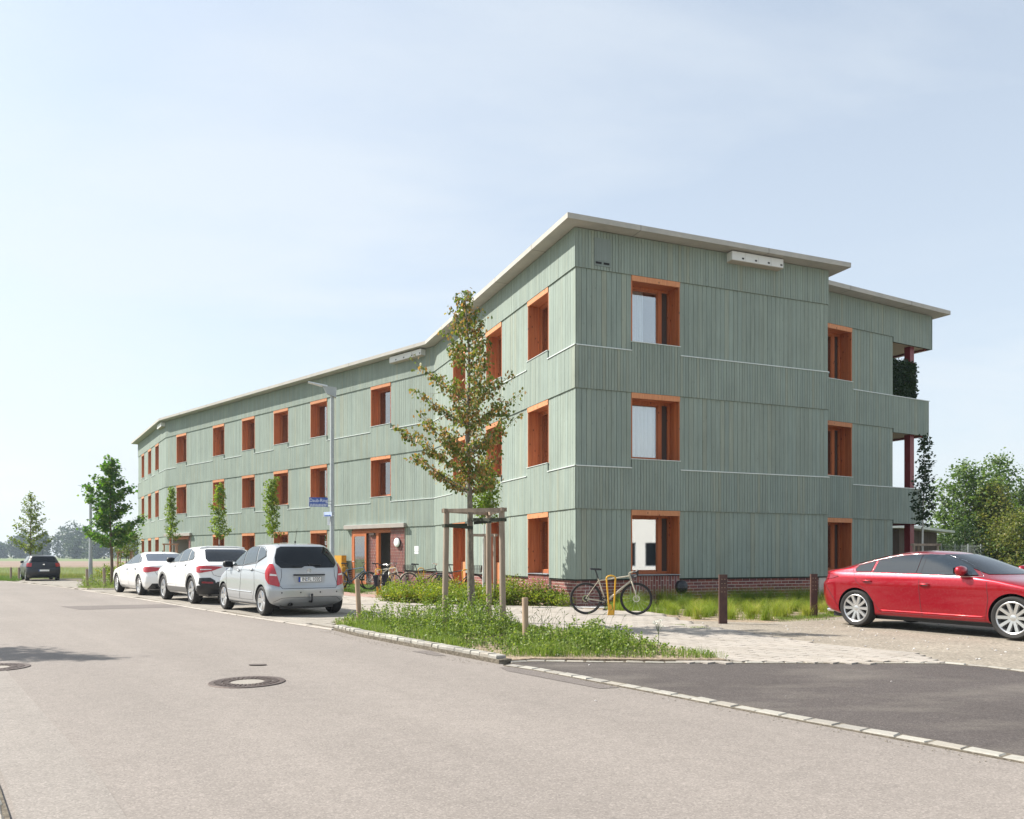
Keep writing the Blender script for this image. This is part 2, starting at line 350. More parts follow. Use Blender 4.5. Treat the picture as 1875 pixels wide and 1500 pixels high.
def sheet(name, poly, z, m, kind='structure', thick=0, **props):
    me = bpy.data.meshes.new(name); bm = bmesh.new()
    f = bm.faces.new([bm.verts.new((x, y, z)) for x, y in poly]); f.normal_update()
    if f.normal.z < 0: f.normal_flip()
    if thick:
        r = bmesh.ops.extrude_face_region(bm, geom=[f]); 
        for v in r['geom']:
            if isinstance(v, bmesh.types.BMVert): pass
        vs = [v for v in r['geom'] if isinstance(v, bmesh.types.BMVert)]
        for v in f.verts if f.is_valid else []: v.co.z -= thick
    bmesh.ops.triangulate(bm, faces=bm.faces[:], ngon_method='EAR_CLIP'); bm.to_mesh(me); bm.free()
    me.materials.append(m); o = bpy.data.objects.new(name, me); COL.objects.link(o)
    if kind: o['kind'] = kind
    for q, v in props.items(): o[q] = v
    return o
# ================================================================ ground
sheet('ground', [(-1500,-400),(1500,-400),(1500,2600),(-1500,2600)], -.06, gravel_mat('rough_grassland', (.16,.165,.07), (.11,.13,.05), (.22,.20,.11)))
GRASSF = mat('green_field', (.12,.18,.05), .95); setc(GRASSF, ramp(GRASSF, noise(GRASSF, .03, 6), [(.35, (.095,.145,.04)), (.65, (.14,.18,.055))]))
BROWNF = mat('ploughed_field', (.30,.215,.15), .95); setc(BROWNF, ramp(BROWNF, noise(BROWNF, .05, 6), [(.35, (.185,.125,.09)), (.65, (.235,.17,.12))]))
VERGE = gravel_mat('green_verge', (.12,.165,.05), (.09,.13,.04), (.17,.20,.08))
sheet('crop_field', [(-900,195),(900,215),(900,470),(-900,470)], -.05, GRASSF)
sheet('ploughed_field', [(-400,86),(60,92),(60,206),(-900,197),(-900,110)], -.045, BROWNF)
sheet('meadow', [(-120,36),(-26.6,41.6),(-17,36),(-8,44),(-20,62),(-10,70),(20,88),(-60,92),(-300,84)], -.04, VERGE)
RE = [(-60,74),(-40,54.5),(-26.49,41.55),(-17.29,31.65),(-14.78,28.45),(-11.36,24.3),(-7.73,19.65),(-5.1,16.4),(-3.15,14.05)]
ISL = [(-3.08,14.02),(-2.45,12.95),(-1.78,12.0),(-.80,10.62),(-.12,9.66)]
RN = [(-.1,9.55),(.29,9.15),(1.37,7.67),(2.03,6.74),(2.56,6.03),(2.98,5.46),(3.26,5.08),(4.1,3.9),(6.5,.5),(9,-3)]
road = RE+ISL+RN+[(9,-9),(-6,-9),(1.2,-.9),(-2.49,3.96),(-2.84,4.45),(-9,12.75),(-20,27.2),(-33,42.5),(-44,54),(-66,74)]
sheet('road', road, 0, ROAD)
sheet('gutter_strip', [(-2.47,3.99),(-2.82,4.48),(-9,12.8),(-8.7,13),(-2.45,4.75),(-2.08,4.22),(-.9,2.5),(-1.35,2.2)], .004, ROADE)
sheet('left_pavement', [(-2.55,3.9),(-2.9,4.42),(-9.05,12.72),(-11.2,11.1),(-5,2.6),(-1.5,-2),(.9,-1)], .03, JOINT)
# asphalt repairs
sheet('asphalt_repair', [(-11.6,20.6),(-10.4,19.3),(-8.2,20.4),(-9.1,21.6)], .004, ROADP)
sheet('asphalt_repair', [(-.14,9.32),(-.06,9.05),(.86,7.84),(1.06,7.90),(.32,8.98),(.02,9.38)], .004, ROADP)
sheet('asphalt_repair', [(-1.36,10.9),(-1.0,10.42),(-.86,10.42),(-1.12,11.0)], .004, ROADP)
PAVE_E = [(.21,9.86),(1.74,9.72),(5.19,9.66),(5.3,10.4),(5.16,10.8),(4.52,11.8),(4.1,13.0),(3.53,14.7),(3.39,15.9),(3.2,18.3),(2.4,18.75),(1.6,19.4)]
pave = RE[2:]+[(-3.05,14.1),(-2.4,13.0),(-.75,10.66),(-.05,9.72)]+PAVE_E+[(1.45,20.25),(-.53,20.7),(-1.99,21.2),(-3.2,22.1),(-3.6,24.1),(-12,32.4),(-21.5,42.6),(-24.3,46.6),(-27.6,44.9),(-27.0,42.2)]
sheet('footpath', pave, .006, JOINT)
sheet('gravel_yard', [(5.19,9.66),(5.5,9.35),(5.72,8.96),(6.6,7.9),(9,5.2),(14,1),(40,-5),(60,30),(30,40),(12,26.0),(9.6,19.6),(7.4,17.2),(5.9,16.2),(4.9,15.5),(3.8,15.9),(3.39,15.9),(3.53,14.7),(4.1,13.0),(4.52,11.8),(5.16,10.8),(5.3,10.4)], .008, GRAVEL)
sheet('grass_bed', [(3.15,18.4),(3.38,16.0),(3.9,15.9),(4.9,15.5),(5.9,16.2),(7.4,17.2),(9.6,19.6),(12,26),(13,27.2),(9,25),(9.4,23.6),(1.66,20.5),(1.8,19.4),(2.4,18.75)], .004, SOIL)
sheet('shrub_bed', [(1.5,20.2),(-.53,20.65),(-1.99,21.15),(-3.2,22.05),(-3.9,24.4),(-5.5,27.0),(-4.6,30.6),(-3.0,32),(1.65,20.6)], .010, SOIL)
sheet('pebble_strip', [(1.05,20.18),(1.5,20.05),(1.95,19.75),(2.6,19.9),(2.9,20.7),(1.7,20.45),(1.3,21.4),(.9,21.2)], .016, PEB)
sheet('red_paver_path', [(-3.62,24.1),(-3.95,24.7),(-4.2,26.3),(-6.5,29.0),(-13,35.2),(-13.8,34.2),(-12,32.5)], .012, JOINT)
sheet('bike_lawn', [(-4.1,26.4),(-5.6,27.2),(-4.9,30.2),(-3.2,32.1),(-9.8,38.7),(-13.5,35.4),(-6.5,29.05)], .008, VERGE)
sheet('driveway', [(-.05,9.6),(.21,9.82),(1.74,9.68),(5.19,9.62),(5.5,9.3),(5.68,8.94),(6.6,7.86),(9,5.1),(14,.9),(16,-3),(9.1,-3),(6.6,.5),(4.2,3.95),(3.34,5.12),(2.64,6.07),(2.1,6.78),(1.45,7.72),(.36,9.2)], .005, DRIVE)
# kerbs and setts -------------------------------------------------
def along(pts, step, start=0.):
    out = []; d = start
    for a, b in zip(pts, pts[1:]):
        l = math.dist(a, b); 
        while d < l:
            t = d/l; out.append(((a[0]+(b[0]-a[0])*t, a[1]+(b[1]-a[1])*t), math.atan2(b[1]-a[1], b[0]-a[0]))); d += step if not callable(step) else step()
        d -= l
    return out
def stone_row(rootname, pts, ln, wd, z0, z1, name, tilt=0, jit=.012, off=0, gap=.012, m=GRANITE):
    root = sheet(rootname, [(pts[0][0], pts[0][1]), (pts[0][0]+.02, pts[0][1]), (pts[0][0]+.02, pts[0][1]+.02)], z0-.02, JOINT) if False else None
    mb = MB()
    # mortar bed as the structure itself
    poly = []; l = []; r = []
    for i, p in enumerate(pts):
        a = pts[max(i-1, 0)]; b = pts[min(i+1, len(pts)-1)]; an = math.atan2(b[1]-a[1], b[0]-a[0]); nx, ny = -math.sin(an), math.cos(an)
        l.append((p[0]+nx*(off+wd/2+.02), p[1]+ny*(off+wd/2+.02))); r.append((p[0]+nx*(off-wd/2-.02), p[1]+ny*(off-wd/2-.02)))
    root = None
    for i in range(len(pts)-1): mb.hexa([(*r[i], -.05), (*r[i+1], -.05), (*l[i+1], -.05), (*l[i], -.05), (*r[i], z0), (*r[i+1], z0), (*l[i+1], z0), (*l[i], z0)])
    root = mb.build(rootname, JOINT, kind='structure')
    for (p, an) in along(pts, ln, ln/2):
        T = Matrix.Translation((p[0]-math.sin(an)*off, p[1]+math.cos(an)*off, 0)) @ Matrix.Rotation(an+random.uniform(-.03, .03), 4, 'Z') @ Matrix.Rotation(tilt, 4, 'X')
        hl = ln/2-gap/2+random.uniform(-jit, jit*.3); hw = wd/2+random.uniform(-jit*.6, jit*.4); zt = z1+random.uniform(-.004, .004)
        b = .012; q = MB()
        j = lambda: random.uniform(-.006, .006)
        lo = [(-hl+j(), -hw+j(), -.05), (hl+j(), -hw+j(), -.05), (hl+j(), hw+j(), -.05), (-hl+j(), hw+j(), -.05)]
        mid = [(x, y, zt-b) for x, y, _ in lo]; top = [(x*(1-b/abs(x)), y*(1-b/abs(y)), zt+random.uniform(-.003, .003)) for x, y, _ in mid]
        n = 0; q.v = [tuple(T @ Vector(c)) for c in lo+mid+top]
        for k in range(2):
            for i in range(4): q.f.append((k*4+i, k*4+(i+1) % 4, k*4+4+(i+1) % 4, k*4+4+i)); q.m.append(0)
        q.f.append((8, 9, 10, 11)); q.m.append(0)
        q.build(name, m, root)
    return root
stone_row('sett_line', [(-.04,9.52)]+RN[1:8], .235, .135, .009, .016, 'sett', jit=.007, gap=.006)
stone_row('island_kerb', [ISL[0]]+ISL[1:], .20, .15, .05, .095, 'kerb_stone', off=.05)
stone_row('driveway_edging', [(-.03,9.72),(.24,9.86),(1.74,9.72),(5.22,9.66),(5.55,9.34),(5.74,8.96)], .24, .085, .010, .018, 'edging_stone', gap=.006)
stone_row('parking_kerb', [(-27.5,42.5)]+RE[2:]+[(-3.08,14.02)], .5, .12, .002, .016, 'kerb_stone', off=.04, m=PAVER)
stone_row('left_kerb', [(-1.7,2.8),(-2.50,3.94),(-2.86,4.43),(-5.2,7.5)], .2, .13, .02, .035, 'kerb_stone', off=.06)
stone_row('left_kerb', [(-1.85,2.7),(-2.65,3.84),(-3.01,4.33),(-5.35,7.4)], .2, .13, .02, .035, 'kerb_stone', off=.06)
stone_row('verge_kerb', [(-17.2,31.75),(-17.9,33.5),(-19.6,36.6),(-18.6,37.4),(-15.2,32.6),(-14.8,30.4),(-16.2,30.5),(-17.0,31.3)], .5, .1, .03, .06, 'kerb_stone', m=PAVER)
# pavers: the nearest 300 single, the rest one mass
islb = [(-3.05,14.1),(-2.4,13.0),(-1.7,12.05),(-.72,10.66),(-.05,9.72),(.25,9.9),(1.74,9.8),(2.62,9.78),(2.45,10.3),(1.95,11.9),(1.45,13.0),(.5,14.1),(-1.1,15.6),(-2.2,16.3),(-3.15,16.6),(-3.45,15.6)]
lisl = [(-17.2,31.75),(-17.9,33.5),(-19.6,36.6),(-18.6,37.4),(-15.2,32.6),(-14.8,30.4),(-16.2,30.5),(-17.0,31.3)]
def pavers(poly, excl, lw, ww, m, ang, root, name, nsingle, ztop=.022, jit=.002):
    P = np.array(poly); c, s_ = math.cos(ang), math.sin(ang)
    R = np.array([[c, s_], [-s_, c]]); Q = P @ R.T; lo = Q.min(0); hi = Q.max(0); cand = []
    nu = int((hi[0]-lo[0])/ww)+1; nv = int((hi[1]-lo[1])/lw)+2
    for i in range(nu):
        for j in range(nv):
            cand.append((lo[0]+(i+.5)*ww, lo[1]+(j+.5*(i % 2))*lw, 0))
    cd = np.array(cand); W = cd[:, :2] @ R
    k = inpoly(W[:, 0], W[:, 1], poly)
    for e in excl: k &= ~inpoly(W[:, 0], W[:, 1], e)
    W = W[k]; u = W[:, 0]/W[:, 1]; vis = (abs(u) < .66); W = W[vis]
    W = W[np.argsort(W[:, 1])]
    rest = MB(); g = .004
    for idx, (x, y) in enumerate(W):
        T = Matrix.Translation((x, y, 0)) @ Matrix.Rotation(ang, 4, 'Z')
        g = .0045; zt = ztop+random.uniform(-jit, jit); hx = ww/2-g; hy = lw/2-g
        p = [T @ Vector(q) for q in ((-hx,-hy,0),(hx,-hy,0),(hx,hy,0),(-hx,hy,0),(-hx,-hy,zt),(hx,-hy,zt),(hx,hy,zt),(-hx,hy,zt))]
        mb = MB() if idx < nsingle else rest
        n = len(mb.v); mb.v += [tuple(q) for q in p]
        for f in ((4,5,6,7),(0,1,5,4),(1,2,6,5),(2,3,7,6),(3,0,4,7)): mb.f.append(tuple(n+t for t in f)); mb.m.append(0)
        if idx < nsingle: mb.build(name, m, root)
    if rest.f: rest.build(name, m, root, kind='stuff')
AP = math.atan2(.8, -.6)    # street direction
fp = bpy.data.objects['footpath']
pathpoly = [(-3.05,14.15),(-2.4,13.0),(-.72,10.66),(-.02,9.75)]+PAVE_E+[(1.45,20.2),(-.53,20.65),(-1.99,21.15),(-3.2,22.05),(-3.6,24.05),(-12,32.3),(-17.5,37.8),(-19.2,37.2),(-17.6,33.2),(-8.8,24.6),(-4.4,19.0),(-3.3,17.2)]
parkpoly = [(-3.05,14.2),(-3.3,17.2),(-4.4,19.0),(-8.8,24.6),(-14.8,31.2),(-17.0,33.4),(-19.2,37.2),(-24.5,43.4),(-26.0,42.0)]+RE[3:]+[(-3.1,14.15)]
parkpoly = [(-3.1,14.2),(-3.3,17.2),(-4.4,19.0),(-8.8,24.6),(-14.8,31.2),(-19.3,37.3),(-24.5,43.4),(-26.1,41.6),(-17.2,31.75),(-14.7,28.55),(-11.3,24.4),(-7.65,19.72),(-5.0,16.5)]
pavers(pathpoly, [islb, lisl], .30, .15, PAVER, AP-pi/2, fp, 'paver', 300)
pavers(parkpoly, [islb, lisl], .20, .20, PAVER2, AP-pi/2, tag(sheet('parking_bay', [(p[0], p[1]) for p in parkpoly], .007, JOINT), kind='structure'), 'paver', 300)
rp = [(-3.62,24.1),(-3.95,24.7),(-4.2,26.3),(-6.5,29.0),(-13,35.2),(-13.8,34.2),(-12,32.5)]
pavers(rp, [], .20, .20, PAVER_R, AP-pi/2, bpy.data.objects['red_paver_path'], 'paver', 120)
# raised soil of the beds
for _n, _p, _z in (('tree_bed', islb, .036), ('tree_bed', lisl, .05)):
    _m = MB(); _m.prism(_p, -.05, _z); _m.build(_n, SOIL, kind='structure')
# manholes
def manhole(x, y, r, label, shade=False):
    t = thing('manhole_cover', label, 'manhole cover', (x, y, 0))
    IR = mat('cast_iron', (.11,.085,.075), .6, .5)
    mb = MB(); mb.lathe([(r+.05, .003), (r+.045, .010), (r-.005, .010), (r-.01, .002)], 40); mb.build('rim', IR, t)
    mb = MB()
    for ring, (ra, rb, nn) in enumerate(((r-.015, r-.075, 36), (r-.09, r-.15, 30))):
        for i in range(nn):
            a = 2*pi*(i+.5*ring)/nn; T = Matrix.Rotation(a, 4, 'Z'); w_ = pi*(ra+rb)/2/nn*.66
            mb.box(rb, ra, -w_, w_, .002, .012, T=T)
    mb.build('tread_blocks', IR, t, kind='stuff')
    mb = MB(); mb.lathe([(0, .006), (r-.17, .006), (r-.165, .002)], 36); mb.build('concrete_infill', concrete('manhole_infill', (.29,.265,.235), (.25,.23,.20)), t)
    mb = MB(); mb.lathe([(0, .0045), (r-.01, .0045)], 36); mb.build('frame_base', mat('dirty_iron', (.13,.11,.10), .9), t)
manhole(-2.72, 8.24, .33, 'round iron manhole cover with pale concrete centre in the middle of the road')
manhole(-6.02, 9.3, .33, 'round manhole cover in the tree shadow at the left edge of the road')
mb = MB(); mb.lathe([(.045, .004), (.05, .012), (.0, .012)], 16); tag(mb.build('gas_cap', mat('iron_cap', (.12,.10,.09), .7, .4)), 'small iron arc-shaped cap in the asphalt above the manhole', 'valve cap').location = (-3.02, 9.52, 0)
bpy.data.objects['gas_cap'].scale = (2.2, 1.1, 1)
# loose pebbles in the yard
ic = MB()
for _ in range(300):
    x, y = (random.uniform(3.2, 9), random.uniform(9.7, 15.5)) if random.random() < .8 else (random.uniform(.5, 5), random.uniform(7, 9.6))
    if x/y > .66: continue
    if not (inpoly(np.array([x]), np.array([y]), [(5.19,9.66),(9,5.2),(12,12),(9.6,19.6),(4.9,15.5),(3.39,15.9),(4.1,13.0),(5.16,10.8)])[0]) and random.random() < .93: continue
    r = random.choice((.006, .007, .008, .01, .012, .018)) ; T = Matrix.Translation((x, y, .01)) @ Matrix.Rotation(random.random()*6, 4, 'Z')
    ic.lathe([(0, r*.8), (r*.7, r*.55), (r*1.05, 0), (.5*r, -r*.3)], 6, T)
ic.build('pebbles', PEB, kind='stuff')
# ================================================================ the apartment building
K = Vector((1.634, 20.5)); B1 = Vector((-3.06, 32.08)); B2 = Vector((-21.57, 50.07)); E3 = Vector((-27.99, 60.1))
RD = Vector((.9268, .3755)); FE = K+RD*8.25; K2 = Vector((12.83, 27.06)); R2 = Vector((1.75, 1)).normalized(); IN2 = Vector((-R2.y, R2.x))
AD = (B1-K).normalized(); J = Vector((8.82, 24.77)); Z1, Z2, Z3 = 2.515, 5.60, 8.685; LOW = (.70, 3.615, 6.70); TOP = 9.68
class Frame:
    def __init__(s, p, d, left):      # left: outward normal is to the left of d
        s.P = Vector(p); s.d = Vector(d).normalized(); s.n = Vector((-s.d.y, s.d.x))*(1 if left else -1); s.left = left
    def p(s, a, o, z): q = s.P+s.d*a+s.n*o; return (q.x, q.y, z)
    def box(s, a0, a1, o0, o1, z0, z1):
        b = [s.p(a0, o1, z0), s.p(a1, o1, z0), s.p(a1, o0, z0), s.p(a0, o0, z0)]
        if s.left: b = b[::-1]
        return b+[(x, y, z1) for x, y, z in b]
building = thing('apartment_building', 'three-storey apartment building clad in sage green vertical boards with orange larch windows', 'apartment building', (K.x, K.y, 0))
OFF = (K.x, K.y, 0)
def part(mb, name, m, parent=building, **k): return mb.build(name, m, parent, off=OFF if parent is building or parent.parent is building else None, **k)
def area_px(p):
    xs = [1468*q[0]/q[1] for q in p if q[1] > .1]; ys = [1468*(q[2]-EYE)/q[1] for q in p if q[1] > .1]
    return (max(xs)-min(xs))*(max(ys)-min(ys)), max(xs)-min(xs)
boards = []; bricks = []; NOGEO = []
def split(a, b, spans):
    cur = a; out = []
    for s0, s1 in sorted(spans):
        if s0 > cur: out.append((cur, min(s0, b)))
        cur = max(cur, s1)
    if cur < b: out.append((cur, b))
    return out
def board_run(F, a, b, z0, z1, o0, o1, w, chop=True):
    if b-a < .02: return
    n = max(1, round((b-a)/w)); st = (b-a)/n
    for i in range(n):
        g = .005; oj = random.uniform(-.0015, .0025)
        boards.append(F.box(a+i*st+g, a+(i+1)*st-g, o0, o1+oj, z0, z1))
def brick_run(F, a, b, z0, z1, o, vert=False, phase=0):
    L_, H_ = (.0835, .25) if vert else (.25, .0835); g = .0075
    nz = max(1, round((z1-z0)/H_)); hz = (z1-z0)/nz
    if vert:
        n = round((b-a)/L_); st = (b-a)/n
        for i in range(n):
            z = z0-(hz/2 if i % 2 else 0)
            while z < z1-.01:
                za, zb = max(z, z0), min(z+hz, z1)
                if zb-za > .03: bricks.append(F.box(a+i*st+g, a+(i+1)*st-g, o-.04, o+random.uniform(0, .003), za+g, zb-g))
                z += hz
    else:
        for j in range(nz):
            x = a-(.125 if (j+phase) % 2 else 0)
            while x < b-.01:
                xa, xb = max(x, a), min(x+L_, b)
                if xb-xa > .03: bricks.append(F.box(xa+g, xb-g, o-.04, o+random.uniform(0, .003), z0+j*hz+g, z0+(j+1)*hz-g))
                x += L_
backing = MB(); ledges = []; mortar = MB()
def facade(F, L, cols, start=0., ground=None, plinth=True, ext0=0, ext1=0, band_ext=0, pb=0, pe=0):
    """cols: window spans shared by the upper floors; ground: spans (s0,s1,kind) on the ground floor"""
    ground = ground if ground is not None else [(a, b, 'win') for a, b in cols]
    for lv in (1, 2):
        zl, zt = LOW[lv], (Z1, Z2, Z3)[lv]
        for a, b in split(start, L, cols):
            board_run(F, a-(min(ext0, .022) if a == start else 0), b, zl+.012, zt, 0, .022, .147)
            ledges.append((F, a-(.08 if (a == start and ext0) else 0), b, zl))
        zb = (Z1, Z2)[lv-1]
        for a, b in split(start, L, cols): board_run(F, a-((ext0 or band_ext) if a == start else 0), b, zb, zl-.002, .03, .055, .088)
        for a, b in cols: board_run(F, a, b, zb, zl+.228, .03, .055, .088)
        for a, b in cols: backing.hexa(F.box(a, b, -.04, .028, zb, zl+.225))
        for a, b in split(start, L, cols): backing.hexa(F.box(a, b, -.06, -.002, zb, zt)); backing.hexa(F.box(a, b, -.001, .028, zb, zl-.004))
    board_run(F, start-(ext0 or band_ext), L, Z3, TOP, .03, .055, .088); backing.hexa(F.box(start, L, -.06, .028, Z3, TOP))
    gs = [(a, b) for a, b, _ in ground]
    for a, b in split(start, L, gs):
        board_run(F, a-(min(ext0, .022) if a == start else 0), b, .70, Z1, 0, .022, .147); backing.hexa(F.box(a, b, -.06, -.002, .66, Z1))
        if plinth:
            pa = a+(pb if a == start else 0); pz = b-(pe if b == L else 0); mortar.hexa(F.box(pa+.006, pz-.006, -.3, -.049, -.1, .66)); brick_run(F, pa, pz, 0.0, .668, -.045)
    for a, b, kd in ground:
        if kd == 'win' and plinth: mortar.hexa(F.box(a, b, -.3, .016, -.1, .76)); brick_run(F, a, b, 0, .775, .02, vert=True)
# window --------------------------------------------------------
def window(F, a, b, z0, z1, vent_high, cur=0, door=False, D=None, lab=None):
    D = D or (.48 if F is FR or F is F2 else .40)
    wf = MB(); t = .07; zt = z1-.02; dp = -D
    inner0, inner1 = a+.03, b-.03
    def bar(s0, s1, q0, q1, o0=-D, o1=-D+.07): wf.hexa(F.box(s0, s1, o0, o1, q0, q1))
    vw = .26
    if vent_high: m0, m1 = inner1-vw-.12, inner1-vw; g0, g1 = inner0+t, m0; v0, v1 = m1, inner1-t
    else: m0, m1 = inner0+vw, inner0+vw+.12; g0, g1 = m1, inner1-t; v0, v1 = inner0+t, m0
    bar(inner0, inner0+t, z0+.01, zt-.10); bar(inner1-t, inner1, z0+.01, zt-.10); bar(m0, m1, z0+.01+t, zt-.10-t)
    bar(inner0+t, inner1-t, z0+.01, z0+.01+t); bar(inner0+t, inner1-t, zt-.10-t, zt-.10)
    w_ = part(wf, 'window', FRAMEW)
    s = MB(); q0, q1 = z0+.01+t+.002, zt-.10-t-.002; e = .035      # opening sash
    for r in ((g0+.002, g0+e, q0, q1), (g1-e, g1-.002, q0, q1), (g0+e, g1-e, q0, q0+e), (g0+e, g1-e, q1-e, q1)): s.hexa(F.box(r[0], r[1], -D+.015, -D+.055, r[2], r[3]))
    part(s, 'sash', FRAMEW, w_)
    gl = MB(); gl.hexa(F.box(g0+e, g1-e, -D+.025, -D+.035, q0+e, q1-e)); part(gl, 'pane', WGLASS, w_)
    v = MB(); v.hexa(F.box(v0+.002, v1-.002, -D+.01, -D+.03, q0, q1)); part(v, 'vent_panel', VENT, w_)
    rv = MB(); n = 4
    for k in range(n):          # reveal boards, both sides
        o0 = -D+.02+(D+.03-.02)*k/n; o1 = -D+.02+(D+.03-.02)*(k+1)/n-.003
        for s0, s1 in ((a, a+.03), (b-.03, b)): r = MB(); r.hexa(F.box(s0+.001, s1-.001, o0, o1, z0+.008, z1-.12)); part(r, 'reveal_board', LARCH, w_)
    r = MB(); r.hexa(F.box(a+.001, b-.001, -D, .0, z1-.12, z1-.1)); part(r, 'head_board', LARCH, w_)
    l = MB(); l.hexa(F.box(a+.003, b-.003, .002, .045, z1-.145, z1-.004)); part(l, 'lintel', LARCH_L, w_)
    si = MB(); si.hexa(F.box(a-.01, b+.01, -D, .075, z0-.012, z0+.004)); part(si, 'sill', SILL if z0 < 1 else ZINC, w_)
    # room behind
    rm = MB(); c = [F.p(a-.4, -D-1.4, z0-.3), F.p(b+.4, -D-1.4, z0-.3), F.p(b+.4, -D+.005, z0-.3), F.p(a-.4, -D+.005, z0-.3)]
    top = [(x, y, z1+.1) for x, y, z in c]
    rm.quad(*c); rm.quad(*top); rm.quad(c[0], c[1], top[1], top[0]); rm.quad(c[1], c[2], top[2], top[1]); rm.quad(c[3], c[0], top[0], top[3])
    part(rm, 'room', ROOM, w_)
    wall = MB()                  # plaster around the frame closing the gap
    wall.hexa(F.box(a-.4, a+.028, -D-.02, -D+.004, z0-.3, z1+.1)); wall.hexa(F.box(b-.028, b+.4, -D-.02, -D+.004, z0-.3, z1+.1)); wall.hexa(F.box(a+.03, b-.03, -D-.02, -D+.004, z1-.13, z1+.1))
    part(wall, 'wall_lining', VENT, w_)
    if cur:
        cm = MB(); s0, s1 = (g0, g0+(g1-g0)*cur); n = 26; ps = []
        for i in range(n+1):
            u = s0+(s1-s0)*i/n; o = -D-.05+.03*math.sin(i*1.9)+.015*math.sin(i*.7); ps.append((u, o))
        for (u0, o0), (u1, o1) in zip(ps, ps[1:]): cm.quad(F.p(u0, o0, q0-.02), F.p(u1, o1, q0-.02), F.p(u1, o1, q1+.02), F.p(u0, o0, q1+.02))
        part(cm, 'curtain', CURTAIN, w_, smooth=True)
    if door:
        dm = MB(); dm.hexa(F.box(a+.03, b-.03, -D+.09, -D+.12, z0+.01, z0+1.0)); part(dm, 'parapet_board', LARCH_L, w_)
    return w_
FR = Frame(K, RD, False); FA = Frame(K, AD, True); FB = Frame(B1, B2-B1, True); FC = Frame(B2, E3-B2, True)
F2 = Frame(K2, R2, False); FJ = Frame(FE, J-FE, False)
colR = [(1.61, 3.11)]; colA = [(1.62, 3.06), (5.15, 6.57), (8.71, 10.14)]
colB = [(2.89, 4.32), (7.76, 9.19), (11.24, 12.65), (14.62, 16.0), (18.05, 19.43), (22.91, 24.3)]
colC = [(2.75, 4.16), (5.84, 7.18), (8.97, 10.23)]; col2 = [(-3.6, -2.10)]
LA, LB, LC = (B1-K).length, (B2-B1).length, (E3-B2).length
gB = [(2.89, 5.74, 'ent'), (1.92, 2.89, 'pier')]+[(a, b, 'win') for a, b in colB[1:5]]+[(22.3, 25.3, 'ent')]
gA = [(colA[0][0], colA[0][1], 'win'), (5.15, 6.57, 'door'), (8.71, 10.14, 'door')]
facade(FR, 8.25, colR, band_ext=.0295, pb=.045, pe=.045); facade(FA, LA, colA, ground=gA, ext0=.055, pb=.049); facade(FB, LB, colB, ground=gB); facade(FC, LC, colC)
facade(F2, 0., col2, start=-4.6); facade(FJ, 1.2, [], ext0=0)
FN = Frame(E3, (.84, .54), True)     # far end wall, facing away up the street
facade(FN, 11, [(3, 4.4)], ground=[], plinth=True)
# window placement
for i, (a, b) in enumerate(colR):
    window(FR, a, b, 6.94, Z3, True, .62); window(FR, a, b, 3.855, Z2, True, 1.0); window(FR, a, b, .80, Z1, True, 0)
for a, b in colA: window(FA, a, b, 6.94, Z3, False); window(FA, a, b, 3.855, Z2, False)
window(FA, *colA[0], .80, Z1, False)
for a, b in colA[1:]: window(FA, a, b, .08, Z1, False, door=True)
for a, b in colB: window(FB, a, b, 6.94, Z3, False); window(FB, a, b, 3.855, Z2, False, cur=.9 if a == 18.05 else 0)
for a, b in colB[1:5]: window(FB, a, b, .80, Z1, False)
for a, b in colC: window(FC, a, b, 6.94, Z3, False); window(FC, a, b, 3.855, Z2, False); window(FC, a, b, .80, Z1, False)
for a, b in col2: window(F2, a, b, 6.94, Z3, True); window(F2, a, b, 3.855, Z2, True); window(F2, a, b, .80, Z1, True)
for a, b in [(3, 4.4)]: window(FN, a, b, 6.94, Z3, False); window(FN, a, b, 3.855, Z2, False)
# balcony bands of the right wing
FEa = {}
for (z0, z1, ex, led) in ((8.52, TOP, 2.10, 0), (5.47, 6.70, 1.90, 1), (2.40, 3.615, 1.50, 1)):
    board_run(F2, 0.0, ex, z0, z1-.002, .03, .055, .088); backing.hexa(F2.box(.0, ex, -.05, .028, z0+.01, z1-.01))
    c = K2+R2*ex; G = Frame(c, IN2, False); FEa[ex] = G
    board_run(G, -.055, 4.2, z0, z1-.002, .03, .055, .088); backing.hexa(G.box(-.03, 4.2, -.05, .028, z0+.01, z1-.01))
    if led: ledges.append((F2, 0.0, ex+.09, z1)); ledges.append((G, -.03, 4.2, z1))
    so = MB(); o0 = K2-IN2*.0
    so.prism([tuple(K2+IN2*.06), tuple(K2+R2*(ex-.06)+IN2*.06), tuple(K2+R2*(ex-.06)+IN2*4.2), tuple(K2+IN2*4.2)], z0+.03, z0+.07); part(so, 'balcony_soffit', SOFFITW)
    if led:
        so = MB(); so.prism([tuple(K2+IN2*.06), tuple(K2+R2*(ex-.06)+IN2*.06), tuple(K2+R2*(ex-.06)+IN2*4.2), tuple(K2+IN2*4.2)], z0+.075, z0+.30); part(so, 'balcony_floor', CONC)
RED = mat('dark_red_steel', (.19,.022,.028), .42, coat=.2)
for zz0, zz1 in ((0, 2.42), (3.3, 5.5), (5.6, 8.55)):
    c = K2+R2*1.28+IN2*.24
    m_ = MB(); T = Matrix.Translation((c.x, c.y, 0)) @ Matrix.Rotation(math.atan2(R2.y, R2.x), 4, 'Z'); m_.box(-.11, .11, -.11, .11, zz0, zz1, T=T); part(m_, 'column', RED)
